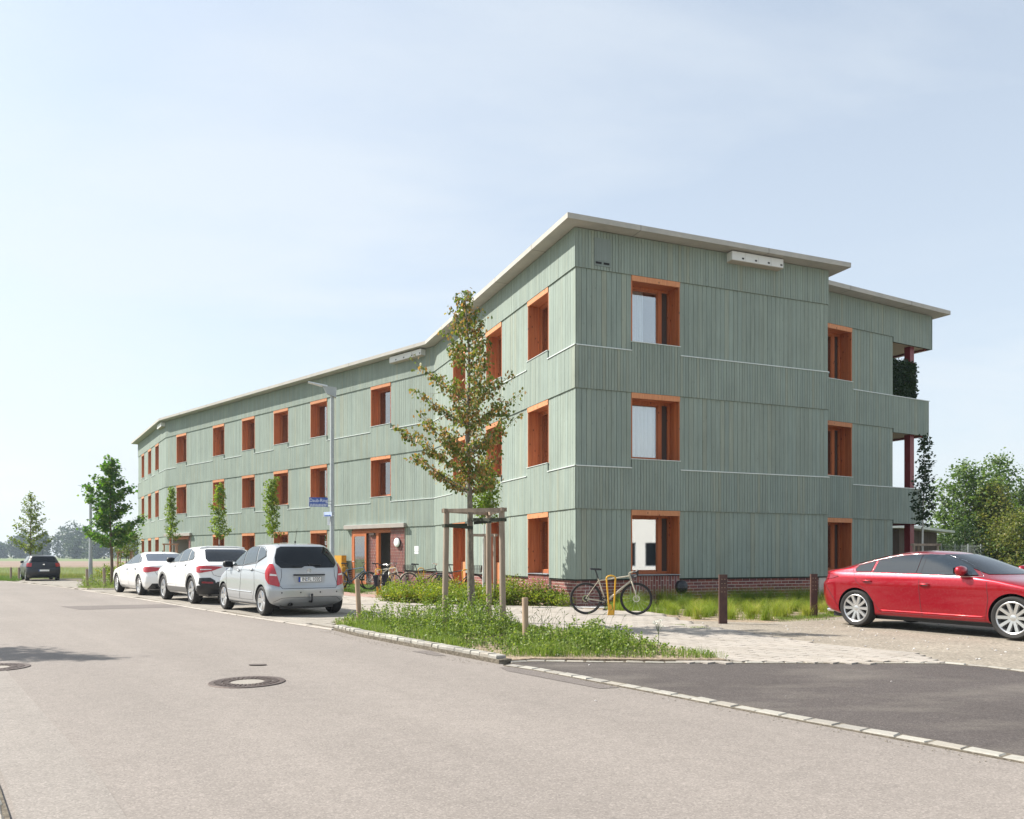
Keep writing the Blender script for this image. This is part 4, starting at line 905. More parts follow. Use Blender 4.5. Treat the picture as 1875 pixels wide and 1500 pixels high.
# --- silver compact people carrier
def silver_car():
    hd = (-.60, .80); pos, h = place((-5.30, 17.15), hd, -1.34, .80)
    c = Car('parked_car', 'silver compact people carrier with tow hitch, nearest of the kerbside cars', 'car', pos, h, SILVER,
      [(1.74,.19),(1.86,.32),(1.90,.48),(1.87,.66),(1.76,.79),(1.45,.93),(1.12,1.04),(.74,1.24),(.38,1.41),(.05,1.52),(-.25,1.565),(-.45,1.58)],
      [(-1.72,.19),(-1.86,.30),(-1.92,.42),(-1.925,.56),(-1.885,.66),(-1.86,.80),(-1.83,1.0),(-1.72,1.22),(-1.58,1.42),(-1.46,1.515),(-1.05,1.56),(-.45,1.58)],
      [(.19,.79),(.28,.855),(.45,.882),(.62,.880),(.85,.872),(.98,.85),(1.06,.81),(1.25,.745),(1.42,.67),(1.50,.60),(1.55,.45),(1.58,.04)],
      rf=.5, rr=.33, p=2.9, wheels=(-1.34, 1.23), wr=.315, track=.775, spokes=5, spw=.062, ww=.205, group='cars parked along the kerb', rimr=.70)
    for sg in (1, -1):
        c.patch([(1.02,1.045),(.74,1.215),(.40,1.37),(.16,1.455),(.06,1.465),(.00,1.075)], GLASSC, 'front_side_window', sg=sg)
        c.patch([(-.06,1.08),(.0,1.47),(-.62,1.475),(-.80,1.14)], GLASSC, 'rear_side_window', sg=sg)
        c.patch([(-.86,1.15),(-.69,1.472),(-.93,1.455),(-1.18,1.38),(-1.27,1.27)], GLASSC, 'quarter_window', sg=sg)
        c.line([(1.06,1.035),(-.0,1.06),(-.83,1.12),(-1.30,1.265),(-1.2,1.39),(-.93,1.475),(-.6,1.49),(.15,1.48),(.42,1.385),(.76,1.225),(1.06,1.035)], .014, PLAST, 'window_trim', sg=sg, o=.002)
        for l in ([(1.02,1.0),(.98,.62),(.93,.33),(.05,.315),(-.02,.65),(-.03,1.06)], [(-.03,1.06),(-.02,.65),(.04,.315),(-.82,.32),(-.95,.55),(-.93,.75),(-.84,1.12)], [(1.05,.92),(.5,.955),(-.3,.965),(-1.0,.95),(-1.55,.90)]):
            c.line(l, .007, GAP, 'panel_gap', sg=sg, o=.0005)
        c.line([(.85,.50),(.2,.49),(-.75,.485)], .03, SILVER, 'rubbing_strip', sg=sg, o=.0)
        c.line([(.92,.235),(-.98,.235)], .05, PLAST, 'sill_trim', sg=sg, o=-.008)
        c.mirror(.80, 1.07, PLAST, sg); c.handle(.14, .945, sg); c.handle(-.72, .975, sg)
        # tail lamp wraps the corner
        k = sg
        lampp = [(k*.745,1.10),(k*.82,1.115),(k*.91,1.04),(k*.97,.92),(k*.955,.79),(k*.87,.68),(k*.66,.625),(k*.645,.67),(k*.675,.80),(k*.71,.95)]
        t = c.patch(lampp if sg > 0 else lampp[::-1], TAIL, 'tail_lamp', 'rear', o=.014, res=.05)
        lw = [(k*.70,.885),(k*.83,.90),(k*.84,.86),(k*.695,.85)]; c.patch(lw if sg > 0 else lw[::-1], TAILW, 'lamp_stripe', 'rear', o=.018, parent=t, res=.05)
    c.patch([(-.60,1.02),(-.16,1.02),(-.09,1.055),(.09,1.055),(.16,1.02),(.60,1.02),(.70,1.12),(.69,1.24),(.60,1.43),(.5,1.475),(-.5,1.475),(-.6,1.43),(-.69,1.24),(-.70,1.12)], GLASSD, 'rear_window', 'rear', o=.006)
    c.patch([(-.62,1.07),(.62,1.07),(.60,1.48),(-.60,1.48)], GLASSD, 'windscreen', 'front', o=.004)
    c.line([(-.60,1.0),(-.60,.84),(-.66,.66),(-.60,.585),(.60,.585),(.66,.66),(.60,.84),(.60,1.0)], .010, GAP, 'tailgate_gap', 'rear', o=.001)
    c.line([(-.78,.30),(-.62,.385),(-.45,.40),(.45,.40),(.62,.385),(.78,.30)], .008, GAP, 'bumper_crease', 'rear', o=.001)
    c.patch([(-.34,.70),(.34,.70),(.37,.86),(-.37,.86)], mat('plate_recess', (.42,.43,.435), .5, .3), 'plate_recess', 'rear', o=.003)
    c.line([(-.35,.87),(.35,.87)], .035, PLAST, 'boot_grip', 'rear', o=.012); c.plate(.775, ('IN', 'FL 1020'), .016)
    c.line([(-.02,1.06),(.0,1.10)], .03, PLAST, 'wiper_hub', 'rear', o=.015); c.line([(.0,1.085),(-.28,1.07)], .016, PLAST, 'rear_wiper', 'rear', o=.02)
    e = MB(); x = c.arc(0, .955, True, .01).x; M = Matrix.Translation((x, 0, .955)) @ Matrix.Rotation(pi/2, 4, 'Y'); e.lathe([(.040, .003), (.047, .004), (.047, -.004), (.040, -.003)], 24, M, closed=True)
    for a in (90, 210, 330): e.tube([(x, 0, .955), (x, math.cos(math.radians(a))*.043, .955+math.sin(math.radians(a))*.043)], .004, 5)
    e.build('badge', CHROME, c.root)
    for y in (-.62, -.22, .22, .62):
        e = MB(); q = c.arc(y, .50, True, .001); e.lathe([(0, .004), (.016, .003), (.016, -.004)], 10, Matrix.Translation(q) @ Matrix.Rotation(-pi/2, 4, 'Y')); e.build('parking_sensor', PLAST, c.root)
    e = MB(); e.tube([(-1.80,.0,.30),(-1.98,.0,.30),(-2.0,.0,.36),(-2.0,.0,.43)], .02, 8); e.lathe([(0,.05),(.02,.045),(.026,.02),(.02,0),(0,-.005)], 12, Matrix.Translation((-2.0,0,.425))); e.build('tow_hitch', PLAST, c.root, smooth=True)
    e = MB(); e.tube([(-1.6,.42,.245),(-1.90,.42,.25)], .035, 12, cap=False); e.tube([(-1.6,.42,.245),(-1.86,.42,.25)], .02, 8); e.build('exhaust', PLAST, c.root)
    e = MB(); e.box(-1.72, 1.6, -.6, .6, .15, .24); e.build('underbody', PLAST, c.root)
    c.antenna(-1.05, l=.32); c.line([(.50,1.515),(.50,1.53)], .01, GAP, 'roof_seam', 'rear')
silver_car()
def suv():
    hd = (-.618, .786); pos, h = place((-8.50, 21.45), hd, -1.36, .82)
    c = Car('parked_car', 'white coupe-backed crossover with grey wheel arch trim, middle of the three white and silver cars', 'car', pos, h, WHITE,
      [(2.05,.24),(2.18,.40),(2.24,.6),(2.2,.78),(2.05,.90),(1.6,1.0),(1.15,1.07),(.85,1.2),(.45,1.40),(.2,1.50),(-.1,1.55),(-.3,1.567)],
      [(-2.05,.24),(-2.18,.36),(-2.25,.48),(-2.26,.60),(-2.22,.72),(-2.20,.90),(-2.15,1.04),(-2.02,1.10),(-1.72,1.28),(-1.42,1.44),(-1.1,1.51),(-.6,1.56),(-.3,1.567)],
      [(.24,.82),(.32,.88),(.5,.92),(.8,.925),(.98,.91),(1.07,.86),(1.28,.76),(1.42,.68),(1.50,.58),(1.545,.4),(1.567,.05)],
      rf=.5, rr=.38, p=2.8, wheels=(-1.36, 1.32), wr=.355, track=.80, spokes=5, spw=.05, ww=.235, arch=.055, group='cars parked along the kerb', rimr=.70)
    GR = mat('grey_cladding', (.16,.155,.15), .55)
    for sg in (1, -1):
        c.patch([(.98,1.10),(.70,1.25),(.40,1.385),(.22,1.44),(.04,1.46),(-.02,1.12)], GLASSC, 'front_side_window', sg=sg)
        c.patch([(-.08,1.12),(-.02,1.462),(-.62,1.45),(-.80,1.155)], GLASSC, 'rear_side_window', sg=sg)
        c.patch([(-.86,1.16),(-.70,1.445),(-1.0,1.38),(-1.22,1.25),(-1.20,1.19)], GLASSC, 'quarter_window', sg=sg)
        c.line([(1.02,1.085),(0,1.10),(-.83,1.14),(-1.24,1.18),(-1.25,1.26),(-1.0,1.395),(-.7,1.465),(.05,1.475),(.24,1.455),(.42,1.395),(.72,1.26),(1.02,1.085)], .014, PLAST, 'window_trim', sg=sg, o=.002)
        for l in ([(.98,1.07),(.95,.7),(.88,.42),(.0,.40),(-.05,.7),(-.05,1.1)], [(.0,.40),(-.86,.42),(-.98,.62),(-.90,1.0),(-.84,1.14)]): c.line(l, .007, GAP, 'panel_gap', sg=sg, o=.0005)
        c.patch([(.93,.29),(-.93,.29),(-.90,.43),(.90,.43)], GR, 'sill_cladding', sg=sg, o=.010)
        c.line([(.86,.50),(-.88,.52)], .03, WHITE, 'door_crease', sg=sg, o=-.004)
        for x in (-1.36, 1.32):
            r0, r1 = .412, .475; n = 14; a0, a1 = math.radians(2), math.radians(178)
            c.patch([(x+r1*math.cos(a0+(a1-a0)*i/n), .355+r1*math.sin(a0+(a1-a0)*i/n)) for i in range(n+1)]+[(x+r0*math.cos(a1+(a0-a1)*i/n), .355+r0*math.sin(a1+(a0-a1)*i/n)) for i in range(n+1)], GR, 'wheel_arch_trim', sg=sg, o=.012, res=.05)
        c.mirror(.82, 1.14, PLAST, sg); c.handle(.12, 1.0, sg); c.handle(-.80, 1.03, sg)
        k = sg; lp = [(k*.33,.985),(k*.60,1.01),(k*.92,1.02),(k*1.06,.985),(k*1.05,.86),(k*.93,.83),(k*.62,.88)]; t = c.patch(lp if sg > 0 else lp[::-1], TAIL, 'tail_lamp', 'rear', o=.012, res=.05)
        lp = [(k*.62,.93),(k*.90,.935),(k*.90,.905),(k*.62,.915)]; c.patch(lp if sg > 0 else lp[::-1], TAILW, 'lamp_stripe', 'rear', o=.016, parent=t, res=.05)
        bp_ = [(k*.52,.50),(k*.90,.50),(k*.98,.56),(k*.94,.70),(k*.66,.705),(k*.55,.63)]; t = c.patch(bp_ if sg > 0 else bp_[::-1], PLAST, 'bumper_insert', 'rear', o=.016, res=.05)
        bp_ = [(k*.60,.555),(k*.88,.565),(k*.88,.61),(k*.60,.60)]; c.patch(bp_ if sg > 0 else bp_[::-1], TAILD, 'reflector', 'rear', o=.020, parent=t, res=.05)
    c.patch([(-.63,1.125),(.63,1.125),(.66,1.20),(.56,1.43),(.5,1.455),(-.5,1.455),(-.56,1.43),(-.66,1.20)], GLASSD, 'rear_window', 'rear', o=.006)
    c.patch([(-.66,1.12),(.66,1.12),(.60,1.47),(-.60,1.47)], GLASSD, 'windscreen', 'front', o=.004)
    c.line([(-.66,1.47),(-.4,1.5),(.4,1.5),(.66,1.47)], .06, WHITE, 'roof_spoiler', 'rear', o=.02)
    c.line([(-.62,.88),(-.58,.78),(-.45,.735),(.45,.735),(.58,.78),(.62,.88)], .009, GAP, 'tailgate_gap', 'rear', o=.001)
    c.patch([(-1.06,.26),(1.06,.26),(1.08,.50),(.56,.53),(.5,.60),(-.5,.60),(-.56,.53),(-1.08,.50)], PLAST, 'lower_bumper', 'rear', o=.012); c.plate(.89, None, .014)
    e = MB(); e.box(-2.0, 1.9, -.65, .65, .2, .27); e.build('underbody', PLAST, c.root); c.line([(-.28,1.14),(.02,1.13)], .018, PLAST, 'rear_wiper', 'rear', o=.02); c.antenna(-.85, l=.06)
suv()
def sedan():
    hd = (-.635, .773); pos, h = place((-12.05, 26.1), hd, -1.33, .80)
    c = Car('parked_car', 'white saloon car with twin exhausts, farthest of the three white and silver cars', 'car', pos, h, WHITE,
      [(2.12,.2),(2.25,.33),(2.33,.5),(2.28,.66),(2.1,.78),(1.5,.90),(1.02,.97),(.7,1.11),(.3,1.28),(.05,1.37),(-.25,1.415),(-.4,1.427)],
      [(-2.12,.2),(-2.28,.32),(-2.34,.46),(-2.35,.60),(-2.32,.72),(-2.29,.86),(-2.26,.96),(-2.2,1.0),(-1.85,1.045),(-1.6,1.10),(-1.15,1.26),(-.85,1.36),(-.6,1.41),(-.4,1.427)],
      [(.2,.80),(.3,.87),(.5,.91),(.75,.912),(.9,.895),(.98,.86),(1.06,.80),(1.2,.73),(1.32,.65),(1.38,.54),(1.41,.38),(1.427,.05)],
      rf=.5, rr=.38, p=2.8, wheels=(-1.33, 1.48), wr=.325, track=.80, spokes=10, spw=.024, ww=.225, group='cars parked along the kerb')
    for sg in (1, -1):
        c.patch([(1.0,1.0),(.68,1.14),(.32,1.275),(.1,1.33),(-.02,1.34),(-.04,1.01)], GLASSC, 'front_side_window', sg=sg)
        c.patch([(-.10,1.01),(-.08,1.342),(-.6,1.33),(-.80,1.28),(-1.02,1.05)], GLASSC, 'rear_side_window', sg=sg)
        c.patch([(-1.07,1.055),(-.87,1.262),(-1.08,1.19),(-1.22,1.10)], GLASSC, 'quarter_window', sg=sg)
        c.line([(1.03,.985),(0,.995),(-1.05,1.035),(-1.26,1.10),(-.85,1.29),(-.6,1.345),(-.05,1.355),(.12,1.345),(.34,1.285),(.7,1.15),(1.03,.985)], .014, CHROME, 'window_trim', sg=sg, o=.002)
        for l in ([(1.02,.96),(1.0,.6),(.92,.3),(-.05,.29),(-.08,.6),(-.07,1.0)], [(-.05,.29),(-.85,.29),(-.98,.5),(-1.0,.7),(-1.0,.98)], [(1.9,.73),(.8,.80),(-.6,.82),(-2.0,.84)]): c.line(l, .007, GAP, 'panel_gap', sg=sg, o=.0005)
        c.mirror(.84, 1.02, PLAST, sg); c.handle(.08, .85, sg); c.handle(-.92, .87, sg)
        k = sg; lp = [(k*.44,.90),(k*.75,.925),(k*1.0,.93),(k*1.14,.88),(k*1.08,.775),(k*.88,.75),(k*.62,.79),(k*.46,.84)]; c.patch(lp if sg > 0 else lp[::-1], TAIL, 'tail_lamp', 'rear', o=.012, res=.05)
    c.patch([(-.68,1.11),(.68,1.11),(.60,1.30),(.52,1.345),(-.52,1.345),(-.60,1.30)], glassmat('pale_rear_glass', (.05,.06,.075), rough=.02, ior=2.3), 'rear_window', 'rear', o=.006)
    c.patch([(-.68,1.02),(.68,1.02),(.58,1.34),(-.58,1.34)], GLASSD, 'windscreen', 'front', o=.004)
    c.line([(-.66,.80),(-.60,.68),(-.45,.64),(.45,.64),(.60,.68),(.66,.80)], .009, GAP, 'boot_gap', 'rear', o=.001)
    c.patch([(-.86,.22),(.86,.22),(.74,.40),(-.74,.40)], PLAST, 'lower_bumper', 'rear', o=.012); c.plate(.80, None, .014)
    e = MB(); 
    for y in (.62, .52): e.tube([(-2.0,y,.29),(-2.34,y,.29)], .035, 12, cap=False)
    e.build('exhaust', CHROME, c.root); e = MB(); e.box(-2.0, 1.9, -.65, .65, .15, .24); e.build('underbody', PLAST, c.root); c.antenna(-.8, l=.05)
sedan()
def hatch():
    hd = (-.60, .80); pos, h = place((-24.9, 41.2), hd, -1.22*.92, .72*.92)
    c = Car('parked_car', 'small black hatchback parked by the meadow at the far left', 'car', pos, h, BLACKP,
      [(1.75,.2),(1.9,.35),(1.95,.5),(1.9,.66),(1.75,.78),(1.35,.90),(1.0,.98),(.7,1.13),(.35,1.31),(.05,1.41),(-.25,1.45),(-.4,1.46)],
      [(-1.78,.2),(-1.92,.34),(-1.96,.5),(-1.95,.62),(-1.90,.72),(-1.87,.86),(-1.82,1.0),(-1.70,1.2),(-1.58,1.36),(-1.3,1.42),(-.7,1.45),(-.4,1.46)],
      [(.2,.76),(.3,.81),(.5,.84),(.75,.84),(.92,.82),(1.0,.78),(1.2,.69),(1.35,.61),(1.42,.48),(1.46,.04)],
      rf=.45, rr=.3, p=3.0, wheels=(-1.22, 1.25), wr=.30, track=.735, spokes=7, spw=.03, ww=.2, group='cars parked along the kerb')
    for sg in (1, -1):
        c.patch([(.98,1.0),(.68,1.16),(.34,1.31),(.1,1.37),(.0,1.375),(-.02,1.01)], GLASSC, 'front_side_window', sg=sg)
        c.patch([(-.08,1.01),(-.05,1.378),(-.75,1.37),(-1.2,1.32),(-1.3,1.1)], GLASSC, 'rear_side_window', sg=sg)
        for l in ([(.98,.97),(.95,.6),(.88,.3),(-.05,.3),(-.08,.6),(-.05,1.0)],): c.line(l, .007, GAP, 'panel_gap', sg=sg, o=.0005)
        c.mirror(.80, 1.02, PLAST, sg); c.handle(.08, .88, sg)
        k = sg; lp = [(k*.56,.98),(k*.84,1.0),(k*.86,.80),(k*.60,.78)]; c.patch(lp if sg > 0 else lp[::-1], TAIL, 'tail_lamp', 'rear', o=.012, res=.05)
    c.patch([(-.60,1.04),(.60,1.04),(.55,1.32),(.5,1.35),(-.5,1.35),(-.55,1.32)], GLASSD, 'rear_window', 'rear', o=.006); c.patch([(-.62,1.02),(.62,1.02),(.55,1.38),(-.55,1.38)], GLASSD, 'windscreen', 'front', o=.004)
    c.line([(-.58,.8),(-.56,.66),(.56,.66),(.58,.8)], .01, GAP, 'tailgate_gap', 'rear', o=.001); c.plate(.58, None, .012)
    e = MB(); e.lathe([(0, .004), (.05, .003), (.05, -.004)], 16, Matrix.Translation(c.arc(0, .90, True, .003)) @ Matrix.Rotation(-pi/2, 4, 'Y')); e.build('badge', CHROME, c.root)
    e = MB(); e.box(-1.7, 1.6, -.6, .6, .16, .24); e.build('underbody', PLAST, c.root); c.antenna(-1.2, l=.2); c.root.scale = (.92, .92, .92)
hatch()
GLASSR = glassmat('red_car_glass', (.014,.022,.03), rough=.02, ior=1.8)
def red_car():
    rw, fw = Vector((6.30, 14.58)), Vector((7.68, 12.22)); hd = (fw-rw).normalized(); pos, h = place(rw, hd, -1.36, -.80)
    c = Car('parked_car', 'red saloon car with ten-spoke silver wheels parked on the gravel yard', 'car', pos, h, RED_P,
      [(2.1,.2),(2.25,.34),(2.32,.5),(2.27,.64),(2.1,.755),(1.65,.87),(1.18,.955),(.85,1.065),(.45,1.22),(.15,1.315),(-.1,1.36),(-.35,1.375)],
      [(-2.05,.22),(-2.2,.30),(-2.27,.42),(-2.30,.58),(-2.29,.76),(-2.22,.86),(-2.20,.92),(-2.24,.98),(-2.20,1.01),(-1.95,1.05),(-1.72,1.11),(-1.35,1.205),(-1.0,1.29),(-.7,1.345),(-.35,1.375)],
      [(.2,.78),(.27,.85),(.4,.872),(.6,.885),(.78,.897),(.88,.885),(.95,.86),(1.02,.815),(1.13,.745),(1.24,.675),(1.31,.595),(1.35,.45),(1.375,.05)],
      rf=.55, rr=.42, p=2.5, wheels=(-1.36, 1.366), wr=.332, track=.79, spokes=10, spw=.031, ww=.215, arch=.04, rimr=.745)
    for sg in (1, -1):
        c.patch([(-1.42,1.045),(-1.36,1.10),(-1.05,1.185),(-1.075,.99),(-1.38,.985)], GLASSR, 'quarter_window', sg=sg)
        c.patch([(-1.035,.988),(-1.01,1.195),(-.7,1.26),(-.42,1.29),(-.22,1.295),(-.22,.972)], GLASSR, 'rear_side_window', sg=sg)
        c.patch([(-.21,.972),(-.21,1.295),(-.13,1.293),(-.13,.969)], GLASSR, 'pillar', sg=sg)
        c.patch([(-.12,.968),(-.12,1.292),(.12,1.275),(.40,1.18),(.66,1.06),(.82,.962),(.6,.958)], GLASSR, 'front_side_window', sg=sg, o=.018)
        c.line([(.90,.95),(.6,.942),(-.2,.956),(-1.05,.975),(-1.42,.972),(-1.46,1.04),(-1.38,1.115),(-1.02,1.21),(-.7,1.275),(-.42,1.305),(-.12,1.307),(.13,1.29),(.42,1.195),(.70,1.07),(.90,.95)], .010, CHROME, 'window_trim', sg=sg, o=.003)
        c.line([(-1.055,.98),(-1.03,1.20)], .009, CHROME, 'window_divider', sg=sg, o=.006)
        for l in ([(.98,.94),(1.0,.6),(.95,.28)], [(-.14,.955),(-.13,.6),(-.10,.27)], [(-1.42,.98),(-1.34,.82),(-1.12,.62),(-.92,.35),(-.85,.275)], [(.95,.285),(-.85,.285)], [(-1.75,.37),(-1.92,.62),(-2.05,.8)]): c.line(l, .007, GAP, 'panel_gap', sg=sg, o=.0005)
        c.line([(.98,.225),(-.98,.225)], .02, PLAST, 'sill_trim', sg=sg, o=.0); c.line([(.94,.32),(-.9,.325)], .012, RED_P, 'sill_crease', sg=sg, o=.001)
        c.mirror(.60, 1.02, RED_P, sg); c.handle(-.04, .80, sg); c.handle(-1.12, .83, sg)
        k = sg; lp = [(k*.50,.93),(k*.80,.945),(k*1.12,.93),(k*1.15,.905),(k*1.05,.865),(k*.75,.83),(k*.50,.84)]; c.patch(lp if sg > 0 else lp[::-1], TAILD, 'tail_lamp', 'rear', o=.010, res=.05)
    c.patch([(-.72,.985),(.72,.985),(.62,1.27),(.5,1.30),(-.5,1.30),(-.62,1.27)], GLASSD, 'windscreen', 'front', o=.008)
    c.patch([(-.62,1.14),(.62,1.14),(.56,1.28),(-.56,1.28)], GLASSD, 'rear_window', 'rear', o=.008)
    for sg in (1, -1): lp = [(sg*.40,.56),(sg*.95,.66),(sg*1.05,.70),(sg*.95,.75),(sg*.45,.68)]; c.patch(lp if sg > 0 else lp[::-1], TAILW, 'headlight', 'front', o=.008, res=.06)
    c.patch([(-.4,.42),(.4,.42),(.42,.68),(-.42,.68)], PLAST, 'grille', 'front', o=.008)
    e = MB(); 
    for y in (.6, -.6): e.tube([(-1.95,y,.26),(-2.16,y,.26)], .035, 12, cap=False)
    e.build('exhaust', CHROME, c.root); e = MB(); e.box(-2.0, 1.9, -.65, .65, .15, .24); e.build('underbody', PLAST, c.root)
    c.plate(.62, None, .012)
red_car()
# ================================================================ street furniture
GALV = concrete('galvanised_steel', (.40,.43,.43), (.33,.36,.37), 6, .5); SIGNB = mat('sign_blue', (.045,.10,.36), .4); SIGNW = mat('sign_white', (.8,.82,.85), .4)
def lamp(loc, h, label, arm_dir, arm=.95, signs=False, r=.064, group=None):
    t = thing('street_lamp', label, 'street lamp', (*loc, 0), 0, group); d = Vector((*arm_dir, 0)).normalized()
    m_ = MB(); m_.tube([(0,0,0), (0,0,1.0), (0,0,1.02), (0,0,h)], [r*1.15, r*1.1, r, r*.75], 14); m_.build('pole', GALV, t, smooth=50)
    m_ = MB(); z = h
    # flat lamp head with a triangular root
    n = Vector((-d.y, d.x, 0)); q = lambda a, b, c: tuple(d*a+n*b+Vector((0, 0, z+c)))
    m_.hexa([q(-.1,-.10,-.22), q(.14,-.07,-.12), q(.14,.07,-.12), q(-.1,.10,-.22), q(-.12,-.09,.04), q(.25,-.07,.085), q(.25,.07,.085), q(-.12,.09,.04)]); m_.build('lamp_bracket', GALV, t)
    m_ = MB(); m_.hexa([q(.12,-.10,.05), q(arm,-.09,.15), q(arm,.09,.15), q(.12,.10,.05), q(.12,-.09,.09), q(arm,-.08,.175), q(arm,.08,.175), q(.12,.09,.09)]); hd = m_.build('lamp_head', mat('pale_lamp_head', (.62,.64,.64), .4, .3), t)
    m_ = MB(); m_.hexa([q(.28,-.06,.068), q(arm-.08,-.06,.128), q(arm-.08,.06,.128), q(.28,.06,.068), q(.28,-.06,.09), q(arm-.08,-.06,.145), q(arm-.08,.06,.145), q(.28,.06,.09)]); m_.build('lamp_glass', mat('lamp_lens', (.7,.72,.72), .2), hd)
    m_ = MB(); m_.box(-.03, .03, -r*1.16, -r*1.0, .45, .85); m_.build('hatch', GALV, t)
    return t
LPX, LPY = -4.78, 21.3
lamp((LPX, LPY), 5.72, 'tall galvanised street lamp carrying the blue street name signs', (-1, -.25), .62, group='street lamps along the road')
lamp((-22.55, 42.9), 4.9, 'grey street lamp rising behind the leafy tree at the far left', (-1, -.15), .6, r=.09, group='street lamps along the road')
def sign(loc, z, w_, h_, ang, main, label, m, ink, lines):
    t = thing('street_sign', label, 'street sign', (loc[0], loc[1], z), ang)
    m_ = MB(); m_.box(-w_, 0, -.012, .0, -h_/2, h_/2); m_.build('sign_plate', m, t)
    m_ = MB()
    for q in ((-w_, -w_+.01, -h_/2, h_/2), (-.01, 0, -h_/2, h_/2)): m_.box(q[0], q[1], -.018, -.0125, q[2], q[3])
    m_.build('sign_rim', SIGNW, t)
    M = Matrix.Translation((-w_/2, -.013, h_*.16 if lines else 0)) @ Matrix.Rotation(pi/2, 4, 'X')
    if main: text_mesh(main, h_*(.52 if lines else .7), M @ Matrix.Diagonal((.86, 1, 1, 1)), ink, t)
    if lines:
        m_ = MB()
        for k, z in enumerate((-.23, -.33, -.42)):
            x = -w_+.035
            while x < -.04:
                l = random.uniform(.02, .07); m_.box(x, min(x+l, -.03), -.0145, -.0125, h_*z-.006, h_*z+.006); x += l+.012
        m_.build('small_print', ink, t, kind='stuff')
    m_ = MB(); m_.tube([(.0, 0, .03), (.075, .01, .03)], .012, 6); m_.tube([(.0, 0, -.05), (.075, .01, -.05)], .012, 6); m_.build('clamp', GALV, t)
sign((LPX-.085, LPY-.08), 2.72, .50, .245, .18, 'Daub-Ring', 'blue street name sign reading Daub-Ring on the lamp post', SIGNB, SIGNW, True)
sign((LPX+.03, LPY-.12), 2.405, .30, .12, -.55, None, 'small pale blue sign below the street name on the lamp post', mat('pale_blue_sign', (.55,.65,.88), .4), SIGNB, True)
m_ = MB(); m_.box(-.03, .03, -.03, .02, -.11, .10); tag(m_.build('sensor_box', SIGNW), 'small white box fixed to the lamp post under the signs', 'box').location = (LPX-.07, LPY-.08, 2.22)
# rusty steel posts --------------------------------------------
CORT = mat('rusty_steel', (.075,.04,.036), .75, .2); n_ = noise(CORT, 7, 7, .7); setc(CORT, ramp(CORT, n_, [(.3, (.06,.034,.033)), (.6, (.095,.05,.04)), (.75, (.13,.07,.05))])); bump(CORT, n_, .3, .004)
HOLE = mat('pale_painted_hole', (.42,.30,.2), .6)  # brightness showing through the post holes, put into a pale colour
def steel_post(loc, label, h=.945, w_=.155):
    t = thing('steel_post', label, 'bollard post', (*loc, 0), .03, 'rusty steel posts beside the grass bed')
    m_ = MB(); m_.box(-w_/2, w_/2, -.03, .03, 0, h); m_.build('post', CORT, t)
    for r in range(4):
        for c in (-.028, .028): m_ = MB(); m_.lathe([(0, .0015), (.008, .0015), (.008, 0)], 8, Matrix.Translation((c, -.030, h-.09-.08*r)) @ Matrix.Rotation(pi/2, 4, 'X')); m_.build('hole_disc', HOLE, t)  # pale discs stand for drilled holes, the light behind painted on
steel_post((4.02, 15.28), 'rusty flat steel post in front of the tall grasses, left one of two')
steel_post((6.38, 16.95), 'rusty flat steel post just behind the tail of the red car', .92, .14)
# wooden posts -------------------------------------------------
WOODP = mat('weathered_round_wood', (.36,.26,.175), .85); n_ = noise(WOODP, 1, 6, .6, sc=(22, 22, 2.2)); setc(WOODP, ramp(WOODP, n_, [(.3, (.27,.19,.13)), (.7, (.42,.31,.21))])); bump(WOODP, n_, .4, .005)
WOODG = mat('grey_weathered_wood', (.30,.235,.185), .85); n_ = noise(WOODG, 1, 6, .6, sc=(22, 22, 2.2)); setc(WOODG, ramp(WOODG, n_, [(.3, (.22,.17,.13)), (.7, (.36,.285,.22))])); bump(WOODG, n_, .4, .005)
WOODR = mat('reddish_wood', (.42,.24,.16), .8)
def wood_post(loc, h, label, lean=(0, 0), r=.05, m=None):
    m_ = MB(); m_.tube([(0,0,-.1), (lean[0]*h, lean[1]*h, h-.015), (lean[0]*h, lean[1]*h, h)], [r, r, r*.9], 14); o = m_.build('wooden_post', m or WOODP, smooth=50); o.location = (*loc, 0)
    tag(o, label, 'wooden post', 'short round wooden posts in the roadside beds')
wood_post((-3.02, 15.9), .84, 'round wooden post leaning at the left end of the tree bed', (-.06, 0))
wood_post((.20, 11.5), .70, 'round wooden post standing in the front of the tree bed by the kerb', (-.02, .01), .045)
wood_post((-16.95, 32.0), .78, 'thin wooden post at the left tip of the far grass bed', (-.02, 0), .055, WOODG)
wood_post((-16.0, 31.5), .84, 'thin wooden post at the right side of the far grass bed', (-.04, 0), .055, WOODG)
wood_post((-26.0, 41.6), .7, 'thin wooden post in the tall meadow grass at the far left', (0, 0), .05, WOODG)
wood_post((-25.4, 41.3), .7, 'thin wooden post beside the black hatchback', (0, 0), .05, WOODG)
